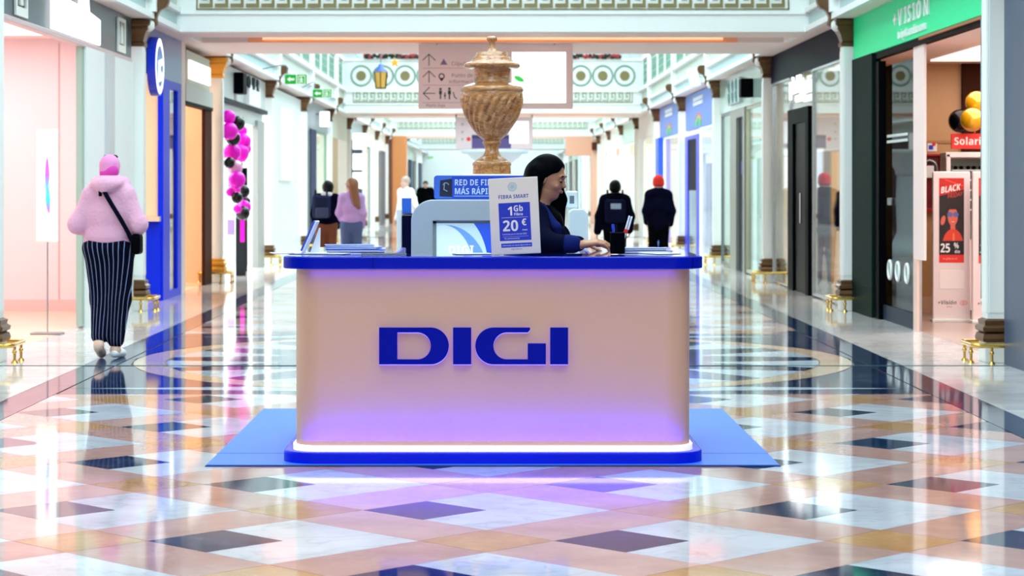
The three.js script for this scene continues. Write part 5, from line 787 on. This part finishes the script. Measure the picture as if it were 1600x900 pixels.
{ // woman in the pink fleece, walking away on the left
  const w = walker({ x: -3.22, d: 18.05, s: 1.0, turn: -0.06, cell: 0.012, label: 'person walking away in a pink fleece hoodie and navy striped trousers', head: [0, 1.585, -0.03], hands: false,
    J: { shL: [-0.145, 1.355, 0.01], shR: [0.145, 1.355, 0.01], elL: [-0.258, 1.125, 0.05], elR: [0.258, 1.125, 0.05], wrL: [-0.19, 1.06, -0.16], wrR: [0.2, 1.06, -0.16], knL: [-0.07, 0.5, -0.06], anL: [-0.06, 0.12, 0.12], toL: [-0.07, 0.035, -0.02], knR: [0.075, 0.5, -0.02], anR: [0.055, 0.07, 0.02], toR: [0.08, 0.03, -0.14], hiL: [-0.085, 0.92, 0], hiR: [0.085, 0.92, 0] } });
  { const hs = ['L', 'R'].map(q => skin(handBones(w.J['wr' + q], [q === 'L' ? 0.4 : -0.4, -0.1, -0.9], [q === 'L' ? -1 : 1, 0.2, 0], q === 'L' ? 1 : -1, 0.7), 0.0055, 0.008)); const b = w.g.children[0]; b.geometry = join([b.geometry, ...hs]); }
  const fleece = paint(0xe0a6c4, 0.95, { bumpMap: dataTex(256, (u, v) => { const c = 0.5 + 0.5 * fbm(u * 24, v * 24, 3); return [c, c, c]; }, false), bumpScale: 0.006, sheen: 0.6, sheenColor: new THREE.Color(0xffdcec) });
  topOf(w, 0.027, 0.955, fleece, [ell([0, 1.475, 0.075], [0.135, 0.055, 0.11], [0.3, 0, 0]), cap([-0.115, 1.475, -0.04], [0.0, 1.45, 0.14], 0.052, 0.055), cap([0.115, 1.475, -0.04], [0.0, 1.45, 0.14], 0.052, 0.055)], 'hoodie', 1.08);
  const stripes = canvasTex(256, 32, (c, W, H) => { c.fillStyle = '#090b1c'; c.fillRect(0, 0, W, H); c.fillStyle = '#7f8cba'; for (let i = 0; i < 4; i++) c.fillRect(20 + i * 64, 0, 9, H); }); stripes.wrapS = stripes.wrapT = THREE.RepeatWrapping;
  const t = trousersOf(w, 0.04, 0.99, 0.8, printed(stripes, { roughness: 0.9, specularIntensity: 0.1 }), 'trousers', 1.1);
  { const p = t.geometry.attributes.position, u = t.geometry.attributes.uv; for (let i = 0; i < p.count; i++) { const y = p.getY(i), k = Math.max(0, Math.min(1, (0.95 - y) / 0.85)); u.setXY(i, p.getX(i) * (5.6 + 4.2 * k) + 0.06 * Math.sin(y * 6), y); } }
  mesh('waistband', skin([cap([-0.1, 0.955, 0], [0.1, 0.955, 0], 0.12, 0.12)], 0.012, 0.02), fleece, w.g).scale.y = 1;
  const cw = paint(0xe58fc6, 0.85), ch = paint(0xd83fae, 0.85);
  mesh('pink_cap', skin([w.H.E([0, 0.032, 0.012], [0.088, 0.098, 0.104]), w.H.E([0, -0.02, 0.04], [0.075, 0.06, 0.075])], 0.008, 0.03, [w.H.E([0, -0.06, -0.09], [0.08, 0.1, 0.07])]), cw, w.g);
  mesh('pink_hair', skin([w.H.E([0, -0.035, 0.055], [0.078, 0.062, 0.066]), w.H.E([0.028, -0.005, 0.052], [0.056, 0.055, 0.068])], 0.008, 0.03), ch, w.g);
  mesh('sunglasses', join([new THREE.SphereGeometry(0.028, 12, 8).scale(1, 0.7, 0.5).translate(0.035, 1.69, -0.05), new THREE.SphereGeometry(0.028, 12, 8).scale(1, 0.7, 0.5).translate(-0.035, 1.69, -0.05), box(0.02, 0.008, 0.008, 0, 1.695, -0.06)]), M.black, w.g);
  for (const [q, m] of [['L', paint(0xb9a49a, 0.6)], ['R', paint(0xdfe6ea, 0.5)]]) mesh('shoe', skin([cap(w.J['an' + q].map((v, i) => v - [0, 0.025, -0.02][i]), w.J['to' + q], 0.036, 0.034), ell(lerp3(w.J['an' + q], w.J['to' + q], 0.6), [0.042, 0.03, 0.1], q === 'L' ? [-0.5, 0, 0] : null)], 0.008, 0.02), m, w.g);
  const b = tag(group('crossbody_bag', [w.g.position.x, 0, w.g.position.z], -0.06), 'black crossbody bag with a wide strap worn over the pink hoodie', 'bag');
  const pts = [[-0.05, 1.47, 0.1], [0.0, 1.4, 0.168], [0.06, 1.3, 0.178], [0.13, 1.18, 0.162], [0.19, 1.06, 0.13], [0.215, 0.99, 0.1]].map(p => V(...p)), cv = new THREE.CatmullRomCurve3(pts);
  const sh = new THREE.Shape([[-0.006, -0.02], [0.006, -0.02], [0.006, 0.02], [-0.006, 0.02]].map(p => new THREE.Vector2(...p)));
  mesh('strap', new THREE.TubeGeometry(cv, 40, 0.019, 8), M.navy, b); mesh('pouch', rbox(0.08, 0.17, 0.16, 0.245, 0.96, 0.04, 0.03), M.black, b); mesh('strap_end', rbox(0.03, 0.1, 0.02, -0.035, 1.41, 0.165, 0.008), M.black, b);
}
{ // man with backpack and woman in lilac, left of the counter
  const a = walker({ x: (510 - 770) * 33.6 / FOCAL, d: 33.6, s: 0.9, turn: 0.15, pitch: -0.35, cell: 0.016, label: 'person in a black jacket and brown trousers, left of the lilac jumper', hs: 1.15, head: [0.03, 1.545, -0.07], J: { shL: [-0.16, 1.38, 0], shR: [0.16, 1.38, 0], elR: [0.22, 1.12, 0.0], wrR: [0.2, 0.9, -0.12], elL: [-0.21, 1.12, 0.02], wrL: [-0.18, 0.95, -0.18] } });
  topOf(a, 0.024, 0.93, M.navy, [], 'jacket', 1.05); trousersOf(a, 0.018, 0.98, 0.96, paint(0x7a4326, 0.8)); shoesOf(a, M.black);
  mesh('hair', skin([a.H.E([0, 0.03, 0.02], [0.088, 0.102, 0.105]), a.H.E([0, -0.04, 0.05], [0.07, 0.05, 0.06])], 0.01, 0.03, [a.H.E([0, -0.05, -0.1], [0.08, 0.09, 0.06])]), M.hairBlack, a.g); mesh('collar', skin([cap(a.P([-0.05, 1.45, 0.03]), a.P([0.05, 1.45, 0.03]), 0.05)], 0.012, 0.02), M.paper, a.g);
  const b = tag(group('backpack', [a.g.position.x, 0, a.g.position.z], 0.15), 'dark blue-grey backpack on the back of the person in brown trousers', 'backpack'); mesh('bag_body', rbox(0.28, 0.36, 0.13, -0.09, 1.12, 0.2, 0.05, 4), paint(0x29314e, 0.7), b); mesh('front_pocket', rbox(0.2, 0.15, 0.05, -0.09, 1.03, 0.275, 0.02), paint(0x3a4468, 0.7), b); for (const x of [-0.17, -0.0]) mesh('strap', new THREE.TubeGeometry(new THREE.CatmullRomCurve3([V(x, 1.28, 0.16), V(x, 1.37, 0.08), V(x, 1.375, -0.02), V(x, 1.2, -0.16)]), 16, 0.014, 6), paint(0x1c2238, 0.7), b);
  const l = walker({ x: (549 - 770) * 33.2 / FOCAL, d: 33.2, s: 0.91, turn: 0.1, yaw: 0.75, hs: 1.12, cell: 0.016, label: 'person with long fair hair in a lilac jumper and jeans, head turned left', J: { shL: [-0.15, 1.38, 0], shR: [0.15, 1.38, 0], elL: [-0.205, 1.13, 0.0], wrL: [-0.17, 1.02, -0.17], elR: [0.195, 1.12, 0.04], wrR: [0.19, 0.9, -0.08] } });
  topOf(l, 0.016, 0.97, paint(0xc5a2e0, 0.9), [], 'jumper', 1.0); trousersOf(l, 0.014, 0.98, 0.97, paint(0x4f6492, 0.8), 'jeans'); shoesOf(l, M.white);
  const fair = paint(0x8a5c3c, 0.5), H = l.H; mesh('hair', skin([H.E([0, 0.03, 0.02], [0.088, 0.1, 0.105]), cap(l.P([0.02, 1.58, 0.05]), l.P([0.07, 1.28, 0.12]), 0.075, 0.045), cap(l.P([0.05, 1.55, 0.05]), l.P([0.12, 1.22, 0.12]), 0.06, 0.03)], 0.011, 0.03, [H.E([0, -0.04, -0.1], [0.07, 0.09, 0.07])]), fair, l.g);
}
{ // man with small backpack and person in the red beanie, right of the clerk
  const a = walker({ x: (961 - 770) * 31.5 / FOCAL, d: 31.5, s: 0.885, turn: -0.05, hs: 1.2, cell: 0.016, label: 'person in a navy hooded jacket with a small patched backpack', J: { elL: [-0.25, 1.13, 0.05], wrL: [-0.29, 0.88, -0.02], elR: [0.245, 1.13, 0.04], wrR: [0.24, 0.9, -0.08] } });
  topOf(a, 0.034, 0.86, M.navy, [ell(a.P([0, 1.42, 0.09]), a.P([0.13, 0.07, 0.075])), cap(a.P([-0.09, 1.43, 0]), a.P([0.09, 1.43, 0]), 0.07)], 'hooded_jacket', 1.05); trousersOf(a, 0.02, 0.98, 0.97, M.black); shoesOf(a, M.black);
  mesh('hair', skin([a.H.E([0, 0.03, 0.018], [0.082, 0.098, 0.1])], 0.01, 0.03, [a.H.E([0, -0.06, -0.06], [0.1, 0.09, 0.09])]), M.hairBlack, a.g);
  const b = tag(group('backpack', [a.g.position.x, 0, a.g.position.z], -0.05), 'small navy backpack with a pale rectangular patch, worn by the hooded person', 'backpack'); mesh('bag_body', rbox(0.3, 0.34, 0.12, 0, 1.08, 0.24, 0.045, 4), paint(0x151a38, 0.7), b); mesh('pale_patch', rbox(0.15, 0.08, 0.01, 0.01, 1.15, 0.302, 0.004), paint(0x9fc0dc, 0.5), b); for (const x of [-0.11, 0.11]) mesh('strap', new THREE.TubeGeometry(new THREE.CatmullRomCurve3([V(x, 1.22, 0.18), V(x, 1.36, 0.09), V(x, 1.37, -0.02), V(x, 1.15, -0.19)]), 16, 0.014, 6), M.black, b);
  const red = paint(0xe02418, 0.85);
  const mk = (x, d, s, label) => {
    const c = walker({ x, d, s, turn: 0.02, hs: 1.14, cell: 0.016, label, J: { shL: [-0.155, 1.39, 0], shR: [0.155, 1.39, 0], elL: [-0.215, 1.12, 0.06], wrL: [-0.19, 0.93, -0.12], elR: [0.215, 1.12, 0.06], wrR: [0.21, 0.9, -0.1] } });
    topOf(c, 0.028, 0.84, M.navy, [cap(c.P([-0.07, 1.44, 0.02]), c.P([0.07, 1.44, 0.02]), 0.07)], 'coat', 1.0); trousersOf(c, 0.012, 0.98, 0.97, M.black); shoesOf(c, M.darkGrey);
    mesh('red_beanie', skin([c.H.E([0, 0.045, 0.015], [0.087, 0.098, 0.102]), c.H.E([0, 0.0, 0.03], [0.085, 0.04, 0.09])], 0.01, 0.03, [c.H.E([0, -0.06, -0.07], [0.12, 0.085, 0.09])]), red, c.g); return c;
  };
  mk((1029 - 770) * 34.5 / FOCAL, 34.5, 0.93, 'person walking away in a red beanie and dark coat, in the open hall');
  mk(4.78, 31.0, 0.94, 'person in a red beanie behind the shop glass beside the black door');
}
{ // two small figures far down the hall
  const a = walker({ x: (665 - 770) * 62 / FOCAL, d: 62, s: 0.93, turn: 3.1, cell: 0.03, label: 'tiny distant person in black, left of the blue header board' }); topOf(a, 0.05, 0.85, M.black, [], 'coat'); trousersOf(a, 0.02, 0.98, 0.97, M.navy); shoesOf(a, M.black); mesh('hair', skin([a.H.E([0, 0.035, 0.02], [0.084, 0.095, 0.1])], 0.015, 0.03, [a.H.E([0, -0.05, -0.09], [0.09, 0.1, 0.07])]), M.hairBlack, a.g);
  const b = walker({ x: (634 - 770) * 40 / FOCAL, d: 40, s: 0.95, turn: 2.2, cell: 0.02, label: 'person in a white top reaching out an arm beside the left display unit', J: { elL: [-0.38, 1.27, -0.08], wrL: [-0.58, 1.12, -0.14] } }); topOf(b, 0.02, 0.95, M.paper, [], 'white_top'); trousersOf(b, 0.015, 0.98, 0.97, M.darkGrey); shoesOf(b, M.black); mesh('hair', skin([b.H.E([0, 0.035, 0.02], [0.084, 0.095, 0.1])], 0.012, 0.03, [b.H.E([0, -0.05, -0.09], [0.09, 0.1, 0.07])]), paint(0xc0b0a0, 0.6), b.g);
}
{ // the clerk: faces right and a little towards the camera, looks down at her hand
  const X = 0.314, D = 12.0, g = tag(group('person', [X, 0, -D]), 'clerk with long black hair in a dark blazer, leaning on the counter', 'person');
  // local frame of the figure: x to the right in the hall, z towards the camera
  const hd = [0, 1.494, 0], H = headBones(hd, 0.97, -1.86, -0.3);
  const nk = [-0.045, 1.345, -0.005], shN = [-0.075, 1.275, 0.13], shF = [-0.03, 1.285, -0.17], el = [-0.035, 1.14, 0.26], wr = [0.165, 1.128, 0.3], elF = [0.02, 1.12, -0.3], wrF = [0.22, 1.12, -0.18];
  const flesh = paint(0xb8805f, 0.5, { specularIntensity: 0.6 });
  const torso = [ell([-0.14, 0.98, 0], [0.13, 0.16, 0.17]), ell([-0.1, 1.16, 0], [0.115, 0.2, 0.155]), cap([-0.07, 1.29, 0.1], [-0.05, 1.295, -0.12], 0.05), cap(nk, [-0.012, 1.42, 0], 0.047, 0.046), cap(shN, el, 0.046, 0.038), cap(el, wr, 0.038, 0.024), cap(shF, elF, 0.046, 0.038), cap(elF, wrF, 0.038, 0.025), cap([-0.15, 0.93, 0.08], [-0.17, 0.5, 0.08], 0.085, 0.055), cap([-0.15, 0.93, -0.08], [-0.15, 0.5, -0.08], 0.085, 0.055), cap([-0.17, 0.5, 0.08], [-0.2, 0.08, 0.08], 0.053, 0.037), cap([-0.15, 0.5, -0.08], [-0.19, 0.08, -0.08], 0.053, 0.037), cap([-0.2, 0.07, 0.08], [-0.05, 0.035, 0.1], 0.037, 0.03), cap([-0.19, 0.07, -0.08], [-0.04, 0.035, -0.1], 0.037, 0.03), cap([0.0, 1.43, 0], [-0.0, 1.47, 0], 0.05)];
  const bodyG = skin(torso, 0.012, 0.035);
  const headG = skin([...H.add, cap(nk, [-0.012, 1.43, 0], 0.0475, 0.0465)], 0.0035, 0.022, H.cut);
  const handN = skin([...handBones(wr, [1, 0.13, 0.03], [0.1, 1, 0.25], -1, 0.62, 1.0), cap(lerp3(el, wr, 0.75), wr, 0.0265, 0.024)], 0.0032, 0.008), handF = skin(handBones(wrF, [1, -0.1, 0.4], [0, 1, 0], 1, 0.5, 1.0), 0.005, 0.008);
  mesh('body', join([bodyG, headG, handN, handF]), flesh, g);
  const W = (p, r, m, name, rz = 0) => { const q = mesh(name, new THREE.SphereGeometry(1, 14, 10).scale(...r), m, g, H.T(p)); q.rotation.set(-0.3, -1.86, rz, 'YXZ'); return q; };
  for (const s of [-1, 1]) { W([s * 0.031, 0.006, -0.079], [0.0125, 0.0085, 0.008], flesh, 'eyelid'); W([s * 0.032, -0.0005, -0.0855], [0.0145, 0.0028, 0.006], M.black, 'eyelashes', s * 0.06); W([s * 0.031, 0.003, -0.085], [0.006, 0.003, 0.004], paint(0x1a100c, 0.2), 'iris'); W([s * 0.033, 0.033, -0.084], [0.019, 0.004, 0.006], paint(0x20140f, 0.6), 'eyebrow', -s * 0.12); W([s * 0.045, -0.028, -0.068], [0.015, 0.012, 0.008], paint(0xd08f7c, 0.6), 'cheek'); }
  W([0, -0.0535, -0.0955], [0.018, 0.0045, 0.006], paint(0xa84a46, 0.4), 'lips'); W([0, -0.0605, -0.0945], [0.016, 0.005, 0.0065], paint(0xb85a54, 0.4), 'lips');
  // hair: cap parted in the middle, long falls in front of and behind the shoulders
  const hair = paint(0x040408, 0.42);
  const E = H.E, T = H.T;
  mesh('hair', skin([E([0, 0.04, 0.02], [0.089, 0.094, 0.104]), E([0, -0.03, 0.055], [0.085, 0.1, 0.075]), cap(T([0.045, 0.0, 0.065]), [-0.15, 1.2, 0.08], 0.055, 0.045), cap(T([-0.02, 0.0, 0.08]), [-0.15, 1.15, -0.02], 0.07, 0.06), cap(T([0.068, 0.02, 0.05]), [-0.13, 1.28, 0.08], 0.03, 0.035), cap(T([-0.072, 0.035, -0.02]), [0.072, 1.37, -0.1], 0.024, 0.026), cap([0.072, 1.37, -0.1], [0.078, 1.19, -0.05], 0.026, 0.01), cap([0.03, 1.36, -0.08], [0.03, 1.2, -0.05], 0.035, 0.03)], 0.006, 0.035,
    [{ ...E([0, -0.022, -0.107], [0.08, 0.122, 0.085]), k: 0.012 }, { ...E([0.05, -0.05, -0.06], [0.07, 0.09, 0.066]), k: 0.02 }]), hair, g);
  // blazer with lapel and turned cuff, dark blouse
  const blazer = paint(0x0c0f26, 0.75), lapel = paint(0x18235e, 0.6);
  mesh('blazer', skin([ell([-0.12, 1.0, 0], [0.155, 0.2, 0.2]), ell([-0.085, 1.17, 0.0], [0.14, 0.16, 0.185]), ell([0.03, 1.15, 0.08], [0.075, 0.09, 0.065]), ell([0.05, 1.15, -0.07], [0.075, 0.09, 0.065]), ell([0.02, 1.06, 0], [0.08, 0.08, 0.13]), cap([-0.075, 1.295, 0.11], [-0.05, 1.3, -0.13], 0.058), cap([-0.085, 1.31, 0.05], [-0.08, 1.31, -0.05], 0.05), cap(shN, el, 0.062, 0.056), cap(el, lerp3(el, wr, 0.72), 0.056, 0.047), cap(shF, elF, 0.062, 0.054), cap(elF, lerp3(elF, wrF, 0.75), 0.054, 0.045)], 0.008, 0.04), blazer, g);
  const cd = lerp3(el, wr, 0.7); mesh('cuff', skin([cap(lerp3(el, wr, 0.66), lerp3(el, wr, 0.78), 0.052, 0.05)], 0.006, 0.01), lapel, g);
  mesh('lapel', skin([cap([-0.035, 1.335, 0.095], [0.035, 1.22, 0.15], 0.018, 0.022), cap([0.035, 1.22, 0.15], [0.055, 1.12, 0.13], 0.022, 0.014)], 0.006, 0.03), lapel, g);
  mesh('blouse', skin([ell([0.0, 1.22, 0.0], [0.085, 0.11, 0.1]), cap([-0.035, 1.295, 0.03], [-0.02, 1.295, -0.03], 0.052)], 0.009, 0.03), M.black, g);
  mesh('trousers', skin([ell([-0.14, 0.9, 0], [0.14, 0.14, 0.18]), cap([-0.15, 0.93, 0.08], [-0.17, 0.5, 0.08], 0.093, 0.066), cap([-0.15, 0.93, -0.08], [-0.15, 0.5, -0.08], 0.093, 0.066), cap([-0.17, 0.5, 0.08], [-0.2, 0.12, 0.08], 0.064, 0.052), cap([-0.15, 0.5, -0.08], [-0.19, 0.12, -0.08], 0.064, 0.052)], 0.014, 0.03), M.black, g);
  for (const s of [1, -1]) mesh('shoe', skin([cap([-0.2, 0.06, s * 0.08], [-0.04, 0.036, s * 0.1], 0.043, 0.036)], 0.01, 0.02), M.black, g);
}
// ---------------------------------------------------------------- done
renderer.render(scene, camera);
